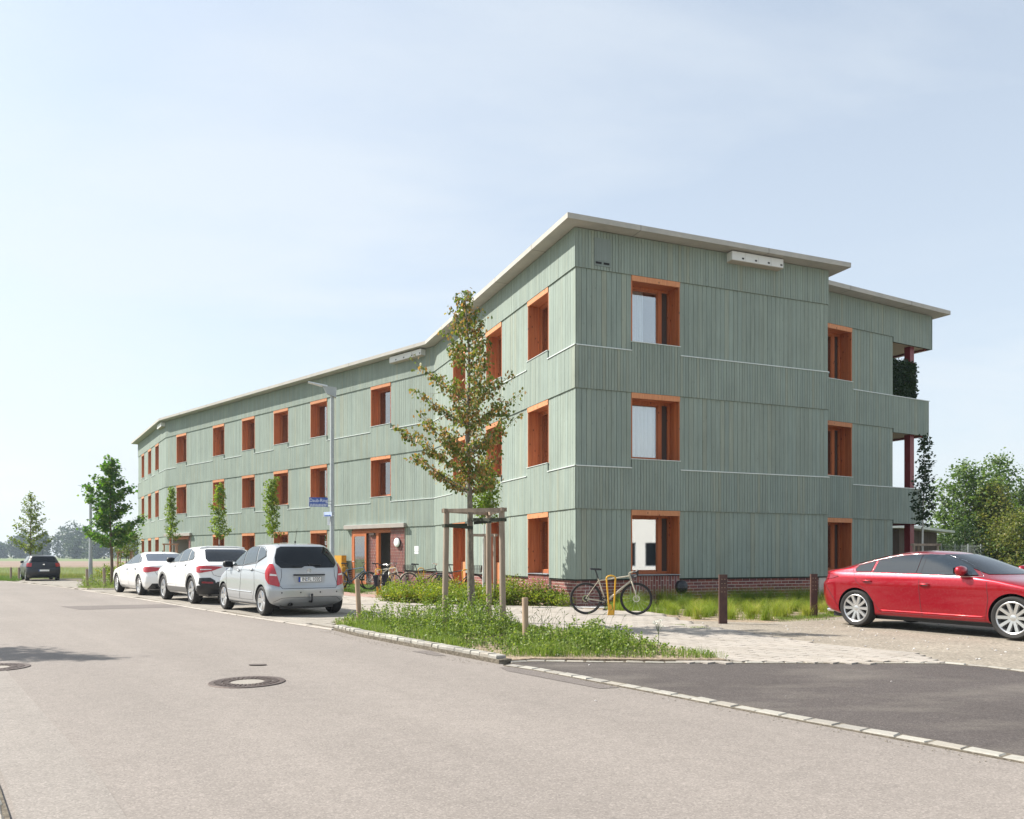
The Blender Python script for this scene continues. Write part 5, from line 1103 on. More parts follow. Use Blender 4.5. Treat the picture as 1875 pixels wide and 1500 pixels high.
def tree_frame(pts, h, label, m=WOODG, r=.055, bands=None, centre=None, rail=.045):
    cx = sum(p[0] for p in pts)/len(pts); cy = sum(p[1] for p in pts)/len(pts)
    t = thing('tree_guard', label, 'tree stakes', (cx, cy, 0), 0, 'wooden stake frames round young trees')
    P = [(p[0]-cx, p[1]-cy) for p in pts]
    for x, y in P: m_ = MB(); m_.tube([(x*1.06, y*1.06, -.05), (x, y, h)], [r, r*.92], 12); m_.build('stake', m, t, smooth=50)
    for i in range(len(P)):
        a, b = Vector(P[i]), Vector(P[(i+1) % len(P)]); d = (b-a).normalized(); n_ = Vector((-d.y, d.x))*.02; a2, b2 = a-d*.09, b+d*.09
        dz = .0022*i; out = n_.normalized()*(-(r+.0)) if False else Vector((0, 0))
        m_ = MB(); m_.prism([tuple(a2-n_), tuple(b2-n_), tuple(b2+n_), tuple(a2+n_)], h+dz-.01 if i else h-.008, h+rail+.03+dz); m_.build('rail', m, t)
    if bands and centre:
        c = Vector((centre[0]-cx, centre[1]-cy))
        for i, z in bands:
            a = Vector(P[i]); d = (c-a).normalized(); n_ = Vector((-d.y, d.x))*(r+.004); m_ = MB()
            for sg in (1, -1):
                q0, q1 = a+n_*sg-d*(r+.004), c+n_*sg*.8; e = n_.normalized()*.003
                m_.hexa([(*(q0-e), z-.028), (*(q1-e), z-.028+.03*sg), (*(q1+e), z-.028+.03*sg), (*(q0+e), z-.028), (*(q0-e), z+.028), (*(q1-e), z+.028+.03*sg), (*(q1+e), z+.028+.03*sg), (*(q0+e), z+.028)])
            e = n_.normalized(); m_.hexa([(*(a-n_-d*(r+.008)), z-.028), (*(a+n_-d*(r+.008)), z-.028), (*(a+n_-d*(r+.003)), z-.028), (*(a-n_-d*(r+.003)), z-.028), (*(a-n_-d*(r+.008)), z+.028), (*(a+n_-d*(r+.008)), z+.028), (*(a+n_-d*(r+.003)), z+.028), (*(a-n_-d*(r+.003)), z+.028)])
            m_.build('strap', mat('green_tree_strap', (.035,.04,.025), .8), t)
    return t
T0 = (-.73, 14.6)
tree_frame([(-1.17, 14.35), (-.18, 14.0), (-.45, 15.35)], 2.08, 'tall grey stake frame with dark straps round the big young tree', centre=T0, bands=[(0, 1.84), (1, 1.93)], rail=.03)
# bicycles -----------------------------------------------------
def bike(loc, heading, label, frame, wr=.345, wb=1.03, drop=False, lean=0., steer=0., rack=False, panniers=None, basket=False, tyre=TYRE, fender=False, saddle=None, tt=None, rust=None, bh=1.0):
    t = thing('bicycle', label, 'bicycle', (*loc, .022), math.atan2(heading[1], heading[0]), 'bicycles parked by the building'); t.rotation_euler = (lean, 0, t.rotation_euler[2])
    FM = frame; BK = PLAST; fx, rx = wb/2, -wb/2
    bb = Vector((rx+.43, 0, .275)); st = Vector((rx+.27, 0, .78*bh)); hd_t = Vector((fx-.145, 0, .86*bh)); hd_b = Vector((fx-.10, 0, .72*bh)); ra = Vector((rx, 0, wr)); fa = Vector((fx, 0, wr))
    m_ = MB(); m_.tube([bb, st], .016, 8); m_.tube([st+Vector((.01,0,-.04)), hd_t+Vector((0,0,-.02))], .016, 8); m_.tube([bb, hd_b+Vector((0,0,.03))], .021, 8); m_.tube([hd_t, hd_b], .021, 8)
    for sg in (1, -1): m_.tube([bb+Vector((0,sg*.03,0)), ra+Vector((0,sg*.065,0))], .010, 6); m_.tube([st+Vector((0,sg*.015,-.05)), ra+Vector((0,sg*.065,0))], .008, 6)
    m_.build('frame', FM, t, smooth=60)
    RS = Matrix.Translation(hd_b) @ Matrix.Rotation(steer, 4, 'Z') @ Matrix.Translation(-hd_b)
    m_ = MB()
    for sg in (1, -1): m_.tube([RS @ (hd_b+Vector((.0,sg*.02,.0))), RS @ (hd_b+Vector((.01,sg*.05,-.03))), RS @ (fa+Vector((-.02,sg*.055,.15))), RS @ (fa+Vector((0,sg*.055,0)))], [.016,.016,.013,.009], 7)
    m_.build('fork', FM, t, smooth=60)
    for ax, M in ((ra, Matrix()), (fa, RS)):
        T = M @ Matrix.Translation(ax) @ Matrix.Rotation(pi/2, 4, 'X'); w_ = MB(); k = 12; tr = .021
        w_.lathe([(wr-tr+tr*math.cos(a), tr*math.sin(a)) for a in [2*pi*i/8 for i in range(8)]], 40, T, closed=True); wh = w_.build('wheel', tyre, t, smooth=True)
        r_ = MB(); r_.lathe([(wr-.04, .011), (wr-.055, .009), (wr-.055, -.009), (wr-.04, -.011)], 36, T, closed=True); r_.build('rim', BK if rust is None else rust, wh)
        s_ = MB()
        for i in range(20): a = 2*pi*i/20; b = a+.35*(1 if i % 2 else -1); o = .022*(1 if i % 4 < 2 else -1); s_.tube([T @ Vector((.02*math.cos(b), .02*math.sin(b), o)), T @ Vector(((wr-.05)*math.cos(a), (wr-.05)*math.sin(a), 0))], .0013, 3, cap=False)
        s_.lathe([(.018, -.04), (.018, .04)], 10, T); s_.build('spokes', CHROME, wh)
        d_ = MB(); d_.lathe([(.055, .032), (.075, .032), (.075, .030), (.055, .030)], 20, T, closed=True); d_.build('brake_disc', CHROME, wh)
        if fender:
            f_ = MB(); pts = [T @ Vector(((wr+.02)*math.cos(a), (wr+.02)*math.sin(a), 0)) for a in np.linspace(.1, 2.7, 18)]; f_.tube(pts, .018, 6, cap=False); f_.build('mudguard', fender, t, smooth=True)
    m_ = MB(); sp = (st-bb).normalized(); top = st+sp*.20; m_.tube([st, top], .0135, 8); m_.build('seatpost', BK, t)
    m_ = MB(); sc = top+Vector((.0, 0, .02)); prof = [(-.13,.065,0),(-.11,.075,.008),(-.03,.05,0),(.05,.02,-.002),(.13,.014,-.008)]
    for (x0,w0,z0),(x1,w1,z1) in zip(prof, prof[1:]): m_.hexa([sc+Vector((x0,-w0,z0-.025)), sc+Vector((x1,-w1,z1-.02)), sc+Vector((x1,w1,z1-.02)), sc+Vector((x0,w0,z0-.025)), sc+Vector((x0,-w0*.8,z0+.02)), sc+Vector((x1,-w1*.8,z1+.015)), sc+Vector((x1,w1*.8,z1+.015)), sc+Vector((x0,w0*.8,z0+.02))])
    m_.build('saddle', saddle or BK, t)
    m_ = MB(); hs = RS @ (hd_t+Vector((-.012, 0, .05))); m_.tube([RS @ hd_t, hs], .016, 8); fwd = (RS.to_3x3() @ Vector((1,0,0))); sd_ = (RS.to_3x3() @ Vector((0,1,0)))
    if drop:
        cl = hs+fwd*.09+Vector((0,0,.02)); m_.tube([hs, cl], .015, 8); st_ = m_.build('stem', FM, t)
        m_ = MB()
        for sg in (1, -1): m_.tube([cl, cl+sd_*.19*sg, cl+sd_*.21*sg+fwd*.05, cl+sd_*.215*sg+fwd*.085+Vector((0,0,-.03)), cl+sd_*.22*sg+fwd*.075+Vector((0,0,-.09)), cl+sd_*.225*sg+fwd*.02+Vector((0,0,-.12)), cl+sd_*.23*sg-fwd*.04+Vector((0,0,-.12))], .015, 7)
        for sg in (1, -1): m_.tube([cl+sd_*.21*sg+fwd*.06, cl+sd_*.21*sg+fwd*.11+Vector((0,0,.045))], .017, 7); m_.tube([cl+sd_*.21*sg+fwd*.11+Vector((0,0,.02)), cl+sd_*.22*sg+fwd*.10+Vector((0,0,-.08))], .006, 5)
        m_.build('handlebar', BK, t, smooth=60)
    else:
        cl = hs+fwd*.05+Vector((0,0,.06)); m_.tube([hs, cl], .014, 8); st_ = m_.build('stem', BK, t)
        m_ = MB(); 
        for sg in (1, -1): m_.tube([cl, cl+sd_*.08*sg+Vector((0,0,.03)), cl+sd_*.31*sg-fwd*.06+Vector((0,0,.05))], .011, 7); m_.tube([cl+sd_*.22*sg-fwd*.04+Vector((0,0,.045)), cl+sd_*.32*sg-fwd*.065+Vector((0,0,.052))], .017, 7); m_.tube([cl+sd_*.2*sg-fwd*.02+Vector((0,0,.04)), cl+sd_*.27*sg+fwd*.02+Vector((0,0,.01))], .005, 5)
        m_.build('handlebar', BK if rust is None else rust, t, smooth=60)
    m_ = MB(); T = Matrix.Translation(bb) @ Matrix.Rotation(pi/2, 4, 'X'); m_.lathe([(.075, .045), (.095, .045), (.095, .040), (.075, .040)], 24, T, closed=True); 
    for a in (0, 1.25, 2.5, 3.8, 5.0): m_.tube([T @ Vector((0,0,.043)), T @ Vector((.08*math.cos(a), .08*math.sin(a), .043))], .007, 5)
    for sg in (1, -1): e = bb+Vector((.06*sg*-.3, -sg*.06, -.165*sg)); m_.tube([bb+Vector((0,-sg*.05,0)), e], .009, 6); m_.box(-.045, .045, -.0, .08, -.012, .012, T=Matrix.Translation(e) @ Matrix.Diagonal((1, -sg, 1, 1)))
    m_.tube([bb+Vector((0,-.043,.09)), ra+Vector((0,-.043,.045))], .005, 4); m_.tube([bb+Vector((0,-.043,-.09)), ra+Vector((.03,-.043,-.09))], .005, 4); m_.tube([ra+Vector((0,-.05,0)), ra+Vector((.03,-.05,-.09))], .012, 5)
    m_.lathe([(.0, .05), (.045, .05), (.05, .03)], 16, Matrix.Translation(ra) @ Matrix.Rotation(pi/2, 4, 'X')); m_.build('crankset', mat('dark_drivetrain', (.05,.05,.05), .4, .8), t)
    if rack:
        m_ = MB(); z = .72
        for sg in (1, -1): m_.tube([ra+Vector((0,sg*.06,0)), Vector((rx-.05, sg*.06, z))], .006, 5); m_.tube([Vector((rx-.18, sg*.06, z)), Vector((rx+.22, sg*.06, z))], .006, 5)
        for x in (-.17, -.05, .08, .2): m_.tube([Vector((rx+x, -.06, z)), Vector((rx+x, .06, z))], .005, 5)
        m_.build('rack', BK, t); m_ = MB(); m_.lathe([(0, .02), (.03, .015), (.035, 0), (0, -.01)], 12, Matrix.Translation((rx-.2, 0, z-.03)) @ Matrix.Rotation(-pi/2, 4, 'Y')); m_.build('rear_light', TAIL, t)
    if panniers:
        for sg in (1, -1):
            m_ = MB(); x, y, z = rx-.02, sg*.15, .50; m_.hexa([(x-.13,y-.05,z-.20),(x+.13,y-.05,z-.20),(x+.13,y+.05,z-.20),(x-.13,y+.05,z-.20),(x-.17,y-.075,z+.18),(x+.17,y-.075,z+.18),(x+.17,y+.075,z+.18),(x-.17,y+.075,z+.18)]); o = tag(m_.build('pannier', panniers, t))
            bv = o.modifiers.new('bevel', 'BEVEL'); bv.width = .03; bv.segments = 3
    if basket:
        m_ = MB(); cx = rx-.02 if basket == 'rear' else fx+.08
        z0, z1 = .74, .96
        for k in range(6): z = z0+(z1-z0)*k/5; e = .14+.03*k/5; m_.tube([(cx-e,-e,z),(cx+e,-e,z),(cx+e,e,z),(cx-e,e,z)], .005, 4, closed=True)
        for k in range(7):
            u = -1+2*k/6
            for a, b in ((u, -1), (u, 1), (-1, u), (1, u)): m_.tube([(cx+.14*a, .14*b, z0), (cx+.17*a, .17*b, z1)], .004, 4, cap=False)
        m_.build('basket', BK, t)
    return t
SAND = mat('sand_beige_frame', (.45,.41,.32), .4, coat=.4)
bike((2.155, 17.46), (1.0, -.13), 'beige gravel bike with drop handlebars leaning on a yellow stand at the building corner', SAND, .35, 1.09, drop=True)
BLUE = mat('blue_grey_frame', (.06,.13,.24), .4, coat=.4)
bike((-6.05, 30.6), (.98, -.2), 'blue mountain bike leaning by the open entrance door', BLUE, .34, 1.12, steer=.3)
bike((-4.12, 26.65), (.16, .99), 'city bike with dark panniers and a red rear light seen from behind', mat('silver_frame', (.5,.5,.47), .4, .5), .345, 1.05, rack=True, panniers=mat('navy_pannier', (.015,.018,.03), .8), lean=-.12, steer=-.7, rust=CHROME, tyre=mat('tan_tyre', (.05,.04,.03), .8))
bike((-4.75, 29.9), (.99, -.1), 'mountain bike with a thick white frame behind the pannier bike', mat('white_frame', (.7,.68,.6), .4, coat=.4), .345, 1.12, steer=.4)
bike((-3.05, 27.9), (.99, -.15), 'black city bike with rear basket and silver handlebars behind the shrubs', mat('black_frame', (.02,.022,.022), .4, coat=.4), .345, 1.08, rack=True, basket='rear', fender=mat('cream_mudguard', (.5,.47,.38), .5), rust=CHROME)
bike((-1.75, 26.3), (.99, -.1), 'dark bicycle with front basket mostly hidden behind the tall stake frame', mat('grey_frame', (.06,.065,.07), .4), .345, 1.05, rack=True, basket='front', panniers=mat('grey_pannier', (.05,.055,.06), .8))
YEL = mat('yellow_stand_paint', (.62,.33,.015), .4, coat=.3)
def stand(loc, ang, label):
    t = thing('bicycle_stand', label, 'bicycle stand', (*loc, .015), ang, 'yellow bicycle stands')
    m_ = MB(); pts = [(-.035,0,.0),(-.06,0,.35),(-.098,0,.80)]+[(-.098*math.cos(a), 0, .80+.06*math.sin(a)) for a in np.linspace(.3, pi-.3, 7)]+[(.098,0,.80),(.075,0,.35),(.055,0,.0)]
    m_.tube(pts, .018, 10); m_.build('loop', YEL, t, smooth=True)
    m_ = MB(); m_.hexa([(-.075,-.02,0),(.075,-.02,0),(.075,.02,0),(-.075,.02,0),(-.045,-.012,.24),(.0,-.012,.24),(.0,.012,.24),(-.045,.012,.24)]); m_.build('foot', YEL, t)
stand((2.13, 17.25), .05, 'yellow loop bicycle stand holding the beige gravel bike')
stand((-6.45, 30.9), .1, 'yellow loop bicycle stand beside the blue mountain bike'); stand((-4.42, 26.55), .3, 'yellow loop bicycle stand beside the pannier bike'); stand((-4.55, 30.5), .1, 'yellow loop bicycle stand behind the white mountain bike')
stand((-3.2, 28.2), .1, 'yellow loop bicycle stand by the black basket bike'); stand((-1.45, 25.0), .1, 'yellow loop bicycle stand at the right end behind the shrubs')
# mailbox block, kettle grill, house number, shed, ivy, railing -----
t = thing('mailbox_block', 'orange yellow block of mailboxes by the wall behind the silver car', 'mailboxes', FB.p(6.42, .28, 0), math.atan2(FB.d.y, FB.d.x)+pi)
MBX = mat('orange_yellow_metal', (.58,.29,.02), .45, coat=.2); m_ = MB(); m_.box(-.42, .42, -.13, .13, .45, 1.32); m_.build('housing', MBX, t)
for i in range(3):
    for j in range(6): m_ = MB(); m_.box(-.40+.27*i, -.15+.27*i, .1305, .140, .47+.14*j, .59+.14*j); d_ = m_.build('letterbox_door', MBX, t); m_ = MB(); m_.box(-.37+.27*i, -.18+.27*i, .1402, .142, .555+.14*j, .57+.14*j); m_.build('slot', GAP, d_)
for x in (-.36, .36): m_ = MB(); m_.box(x-.025, x+.025, -.03, .03, 0, .45); m_.build('leg', MBX, t)
t = thing('kettle_grill', 'small black kettle grill on thin legs against the brick base', 'barbecue grill', (4.42, 20.92, 0), .3); t.scale = (.72, .72, .88); GB = mat('black_enamel', (.016,.018,.022), .3)
m_ = MB(); m_.lathe([(0, .33), (.12, .36), (.2, .44), (.23, .54), (.22, .555), (0, .555)], 20); m_.build('bowl', GB, t, smooth=50); m_ = MB(); m_.lathe([(.235, .56), (.22, .65), (.15, .73), (.05, .76), (0, .765)], 20); m_.build('lid', GB, t, smooth=50)
for a in (0, 2.1, 4.2): m_ = MB(); m_.tube([(.12*math.cos(a), .12*math.sin(a), .36), (.22*math.cos(a), .22*math.sin(a), 0)], .01, 6); m_.build('leg', GALV, t)
t = thing('house_number', 'small white house number plate on the green boards right of the entrance', 'house number', FB.p(1.17, .03, 1.5), math.atan2(FB.d.y, FB.d.x)+pi)
m_ = MB(); m_.box(-.13, .13, 0, .012, -.02, .20); m_.build('plate', SIGNW, t); text_mesh('21', .17, Matrix.Translation((0, .013, .09)) @ Matrix.Rotation(pi, 4, 'Z') @ Matrix.Rotation(pi/2, 4, 'X'), INK, t); m_ = MB(); m_.box(-.13, .13, 0, .012, -.12, -.035); m_.build('name_plate', SIGNW, t)
shedc = Vector((18.65, 38.7)); sd1 = Vector((6.85, 8.6)).normalized(); sd2 = Vector((-.93, .36)).normalized()
shed = thing('garden_shed', 'dark brown board shed with a flat roof behind the red columns', 'shed', (shedc.x, shedc.y, 0))
SHW = painted_board('dark_brown_board', (.075,.055,.045), (.09,.068,.055), (.06,.045,.038), .3)
for d, L_, lf in ((sd1, 8.8, False), (sd2, 5, True)):
    G = Frame(shedc, d, lf); n = int(L_/.16)
    for i in range(n): m_ = MB(); m_.hexa(G.box(i*.16+.004, i*.16+.156, 0, .02+random.uniform(0, .004), .05, 2.62)); m_.build('board', SHW, shed, off=(shedc.x, shedc.y, 0))
    m_ = MB(); m_.hexa(G.box(0, L_, -.08, -.002, .05, 2.60)); m_.build('wall', SHW, shed, off=(shedc.x, shedc.y, 0))
m_ = MB(); a = shedc-sd1*.7-sd2*.7; b = shedc+sd1*10.2-sd2*.7; c = b+sd2*6.5; d = a+sd2*6.5; m_.prism([tuple(a), tuple(b), tuple(c), tuple(d)], 2.63, 2.76); m_.build('roof', ZINC, shed, off=(shedc.x, shedc.y, 0))
# balcony railing at the back of the first balcony
t = thing('balcony_railing', 'thin dark wire railing on the first-floor balcony', 'railing', tuple(K2+IN2*3.0)+(0,), math.atan2(R2.y, R2.x)); m_ = MB(); m_.tube([(0,0,4.1), (1.3,0,4.1)], .018, 6); m_.build('handrail', RED, t); m_ = MB(); m_.tube([(1.29,0,3.6), (1.29,0,4.1)], .02, 6); m_.tube([(.02,0,3.6), (.02,0,4.1)], .02, 6); m_.tube([(.65,0,3.6), (.65,0,4.1)], .02, 6); m_.build('railing_post', RED, t)
m_ = MB()
for i in range(13): m_.tube([(.1*i+.05,0,3.62), (.1*i+.05,0,4.09)], .005, 4)
for j in range(5): m_.tube([(.0,0,3.68+.09*j), (1.29,0,3.68+.09*j)], .004, 4)
m_.build('wire_mesh', PLAST, t)
# wire fence by the shed
t = thing('wire_fence', 'grey wire mesh fence right of the shed in front of the trees', 'fence', (24.2, 45.2, 0), .6)
for i in range(5): m_ = MB(); m_.tube([(1.5*i,0,0), (1.5*i,0,2.0)], .03, 6); m_.build('fence_post', GALV, t)
m_ = MB()
for i in range(40): m_.tube([(.15*i,0,.05), (.15*i,0,1.95)], .006, 3)
for j in range(10): m_.tube([(0,0,.05+.2*j), (6,0,.05+.2*j)], .006, 3)
m_.build('wire_mesh', GALV, t)

# the white house across the yard that the ground-floor window mirrors
hc = Vector((33.2, -3.6)); hn = Vector((-.772, .635)).normalized(); hdv = Vector((-hn.y, hn.x)); hh = thing('house', 'white rendered house across the yard, seen mirrored in the ground-floor window', 'house', (hc.x, hc.y, 0)); G = Frame(hc, hdv, hn.dot(Vector((-hdv.y, hdv.x))) > 0); HO = (hc.x, hc.y, 0)
REND = concrete('white_render', (.78,.78,.77), (.74,.74,.73)); m_ = MB(); sp_ = [(-7.3, -5.7), (-4.4, -2.85), (-2.15, -.6), (.32, 1.92), (3.0, 4.6), (5.7, 7.3)]
for z0, z1 in ((-.1, .5), (2.3, 4.1), (5.7, 7.4)): m_.hexa(G.box(-9, 9, -.3, 0, z0, z1))
for z0, z1 in ((.5, 2.3), (4.1, 5.7)):
    for a, b in split(-9, 9, sp_): m_.hexa(G.box(a, b, -.3, 0, z0, z1))
m_.hexa(G.box(-9, 9, -9, -8.7, -.1, 7.4)); m_.hexa(G.box(-9, -8.7, -8.7, -.3, -.1, 7.4)); m_.hexa(G.box(8.7, 9, -8.7, -.3, -.1, 7.4)); m_.build('wall', REND, hh, off=HO)
m_ = MB(); m_.hexa(G.box(-9.3, 9.3, -9.3, .3, 7.4, 7.65)); m_.build('roof', ZINC, hh, off=HO)
for z0, z1 in ((.5, 2.3), (4.1, 5.7)):
    for a, b in sp_:
        m_ = MB(); 
        for q in ((a, a+.07, z0, z1), (b-.07, b, z0, z1), (a+.07, b-.07, z0, z0+.07), (a+.07, b-.07, z1-.07, z1)): m_.hexa(G.box(q[0], q[1], -.18, -.1, q[2], q[3]))
        wn = m_.build('window', SILL, hh, off=HO); m_ = MB(); m_.hexa(G.box(a+.07, b-.07, -.16, -.14, z0+.07, z1-.07)); m_.build('pane', GLASSD, wn, off=HO)
# ================================================================ vegetation
def clean(P, D): return P, D
def tree(name, label, cat, loc, H, tr, base, prof, lf, nleaf, lmat, bmat, nl=40, tpl=LEAF, rise=.7, twig=.35, spread=.10, lean=(0, 0), depth=.85, group=None, droop=.3, seed=1, tintf=None, tl=1, z0=0, stemfrac=.97, expo=.9, var=.72):
    rs = np.random.default_rng(seed); t = thing(name, label, cat, (loc[0], loc[1], 0), 0, group)
    pz = [p[0] for p in prof]; pl = [p[1] for p in prof]; pr = [p[2] for p in prof]
    mb = MB(); n = 12; path = []
    wx, wy = rs.normal(0, .018, n+1).cumsum()*H*.25, rs.normal(0, .018, n+1).cumsum()*H*.25
    for i in range(n+1): f = i/n; path.append(Vector((lean[0]*f*H+wx[i]*f, lean[1]*f*H+wy[i]*f, z0+(H*stemfrac-z0)*f)))
    mb.tube(path, [tr*(1.12 if i == 0 else 1)*(1-.93*(i/n)**.8)+.004 for i in range(n+1)], 9)
    def trunk(z):
        f = min(max((z-z0)/(H*stemfrac-z0), 0), .999)*n; i = int(f); return path[i].lerp(path[i+1], f-i)
    segs = []
    for i in range(nl):
        f = (i+rs.uniform(0, .8))/nl; zt = base+(H-base)*(f**expo); az = i*2.399963+rs.uniform(-.4, .4); cx_, sx = math.cos(az), math.sin(az)
        wl, wr_ = np.interp(zt, pz, pl), np.interp(zt, pz, pr); r = (wr_ if cx_ > 0 else wl)
        r = math.sqrt((r*cx_)**2+((wl+wr_)/2*depth*sx)**2)*rs.uniform(var, 1.08)
        zo = max(zt-rise*r-.05, base*.88); o = trunk(zo); e = trunk(zt)*.0+Vector((trunk(zt).x+cx_*r, trunk(zt).y+sx*r, zt)); mid = o.lerp(e, .5)+Vector((0, 0, -.10*r))
        pts = [o.lerp(mid, u).lerp(mid.lerp(e, u), u) for u in np.linspace(0, 1, 7)]
        r0 = max(.004, tr*.30*(1-f*.6)*min(1, r/(.25*H)+.25)); mb.tube(pts, [r0*(1-.8*k/6) for k in range(7)], 5, cap=False)
        for k in range(1, 6): segs.append((pts[k], pts[k+1], 1.))
        for k in range(2, 7):
            for _ in range(tl):
                a2 = az+rs.choice([-1, 1])*rs.uniform(.5, 1.3); l = twig*r*rs.uniform(.4, 1.)*(1.15-k/8); q = pts[k]+Vector((math.cos(a2)*l, math.sin(a2)*l, l*rs.uniform(-.1, .8)))
                mb.tube([pts[k], pts[k].lerp(q, .5)+Vector((0, 0, -.03*l)), q], [r0*.35, r0*.25, r0*.12], 4, cap=False); segs.append((pts[k].lerp(q, .25), q, 1.3))
    for i in range(6, n): segs.append((path[i], path[i+1], .5))
    mb.build('trunk', bmat, t, smooth=True)
    A = np.array([s[0] for s in segs]); B = np.array([s[1] for s in segs]); wt = np.array([s[2]*((Vector(s[0])-Vector(s[1])).length+.02) for s in segs]); wt *= rs.uniform(.25, 1.6, len(wt)); wt /= wt.sum()
    k = rs.choice(len(segs), nleaf, p=wt); u = rs.uniform(0, 1, nleaf)[:, None]; P = A[k]+(B[k]-A[k])*u; J_ = rs.normal(0, spread, (nleaf, 3)); J_[:, 2] *= .7; P = P+J_
    D = J_/spread*.6+(B[k]-A[k])/np.maximum(np.linalg.norm(B[k]-A[k], axis=1, keepdims=True), 1e-6)*.8+rs.normal(0, .6, (nleaf, 3)); D[:, 2] -= droop*2
    P = P[P[:, 2] > base*.9] if len(P) else P; m = len(P); D = D[:m]
    tint = rs.uniform(0, 1, m)*.75+rs.uniform(0, .25, len(segs))[k[:m]] if tintf is None else tintf(rs, P, k[:m], len(segs))
    V0 = P
    leaves('crown', P, D, lf*rs.uniform(.65, 1.2, m), np.clip(tint, 0, 1), tpl, lmat, t)
    return t
BRK = bark('grey_lichen_bark', (.27,.235,.185), (.10,.085,.07)); BRK2 = bark('brown_bark', (.20,.15,.11), (.08,.06,.045)); BRKW = bark('white_painted_trunk', (.62,.62,.58), (.48,.48,.45))
L_HORN = leafmat('hornbeam_leaves', [(0, (.06,.10,.02)), (.40, (.12,.155,.035)), (.58, (.18,.20,.05)), (.66, (.30,.17,.07)), (.86, (.38,.19,.10)), (1, (.34,.25,.11))], .36)
L_SG = leafmat('sweetgum_leaves', [(0, (.035,.09,.018)), (.5, (.075,.165,.03)), (1, (.20,.27,.05))], .42)
L_YG = leafmat('yellow_green_leaves', [(0, (.08,.14,.018)), (.5, (.16,.23,.03)), (1, (.30,.33,.05))], .4)
L_LIME = leafmat('lime_leaves', [(0, (.06,.09,.025)), (.5, (.12,.16,.04)), (1, (.24,.25,.06))], .42)
L_DK = leafmat('dark_maple_leaves', [(0, (.015,.035,.015)), (.5, (.026,.055,.02)), (1, (.05,.08,.03))], .2)
L_BG = leafmat('robinia_leaves', [(0, (.055,.10,.03)), (.5, (.10,.16,.045)), (1, (.18,.23,.075))], .36)
L_BG2 = leafmat('olive_leaves', [(0, (.07,.09,.025)), (.5, (.14,.165,.04)), (1, (.26,.22,.07))], .4)
L_BG4 = leafmat('mid_green_leaves', [(0, (.035,.07,.02)), (.5, (.07,.12,.03)), (1, (.15,.18,.05))], .35)
L_BG3 = leafmat('dark_bush_leaves', [(0, (.02,.045,.015)), (.5, (.04,.075,.022)), (1, (.085,.12,.035))], .25)
L_SH = leafmat('shrub_leaves', [(0, (.07,.12,.016)), (.4, (.17,.23,.03)), (.75, (.26,.28,.035)), (.93, (.36,.29,.05)), (1, (.36,.15,.05))], .38)
L_FAR = leafmat('distant_wood_leaves', [(0, (.03,.05,.025)), (.5, (.05,.08,.035)), (1, (.085,.12,.045))], .15)
# the main tree in the stake frame: outline half widths (left, right) by height
def horn_t(rs, P, k, n):
    g = rs.uniform(0, 1, n)[k]; return np.clip(rs.uniform(0, .62, len(P))+np.where(rs.uniform(0, 1, len(P)) < .38+.34*g, .38, 0), 0, 1)
tree('tree', 'young tree with green and rusty red foliage held in the tall stake frame', 'tree', T0, 6.15, .078, 2.75,
     [(2.6,.6,.25),(2.9,.95,.70),(3.2,1.0,.85),(3.5,1.25,.85),(3.77,1.38,.85),(4.0,.95,.9),(4.2,1.15,1.0),(4.5,.75,.85),(4.86,1.0,.62),(5.06,.72,.50),(5.4,.42,.40),(5.7,.46,.30),(6.0,.15,.20),(6.2,.05,.06)],
     .066, 7400, L_HORN, BRK, nl=62, tpl=LEAF, rise=.62, twig=.50, spread=.052, lean=(-.012, 0), depth=.9, droop=.9, seed=5, tintf=horn_t, tl=1, expo=1.1, var=.55)
tree('tree', 'leafy dark green lobed-leaf tree at the left beside the far grass bed', 'tree', (-16.9, 33.9), 5.5, .075, 1.9,
     [(1.8,.5,.4),(2.2,1.2,.85),(2.6,1.35,1.05),(3.0,.9,1.15),(3.3,.6,1.0),(3.6,.75,.4),(4.0,1.3,.6),(4.3,1.05,.8),(4.6,.75,.6),(5.0,.5,.4),(5.3,.2,.3),(5.5,.05,.05)],
     .15, 4000, L_SG, BRK2, nl=34, tpl=LOBE, rise=.55, twig=.42, spread=.10, depth=.9, seed=8, droop=.5, tl=1)
tree('tree', 'slender airy young tree behind the black hatchback', 'tree', (-27.6, 45.9), 4.95, .06, 1.6,
     [(1.5,.5,.4),(1.9,1.1,.9),(2.3,1.35,1.15),(2.6,1.0,1.1),(3.0,.9,.9),(3.5,.75,1.0),(3.9,.6,.75),(4.4,.4,.5),(4.95,.05,.05)],
     .11, 2300, L_LIME, BRK2, nl=46, tpl=LEAF, rise=.45, twig=.30, spread=.06, depth=.9, seed=12)
for i, (x, y, h, lab) in enumerate(((-16.95, 40, 4.75, 'narrow yellow-green young tree by the far entrance'), (-12.8, 35, 4.45, 'narrow yellow-green young tree above the white crossover'), (-9.25, 31, 4.35, 'narrow yellow-green young tree behind the silver car'))):
    tree('tree', lab, 'tree', (x, y), h, .035, 2.15 if i else 2.3, [(2.1,.25,.22),(2.5,.42,.45),(2.9,.32,.38),(3.3,.28,.33),(3.7,.38,.22),(4.1,.25,.18),(4.5,.14,.12),(h,.03,.03)], .095, 1500, L_YG, BRKW, nl=30, tpl=LOBE, rise=.6, twig=.3, spread=.055, depth=.9, seed=20+i, var=.45, group='narrow young trees in front of the long facade')
tree('tree', 'small bright green tree with a white trunk behind the main stake frame', 'tree', (-.76, 21.3), 3.85, .03, 2.4, [(2.35,.32,.32),(2.7,.38,.44),(3.1,.34,.4),(3.5,.22,.22),(3.85,.03,.03)], .08, 2400, L_YG, BRKW, nl=30, tpl=LOBE, rise=.6, twig=.35, spread=.06, depth=.9, seed=31)
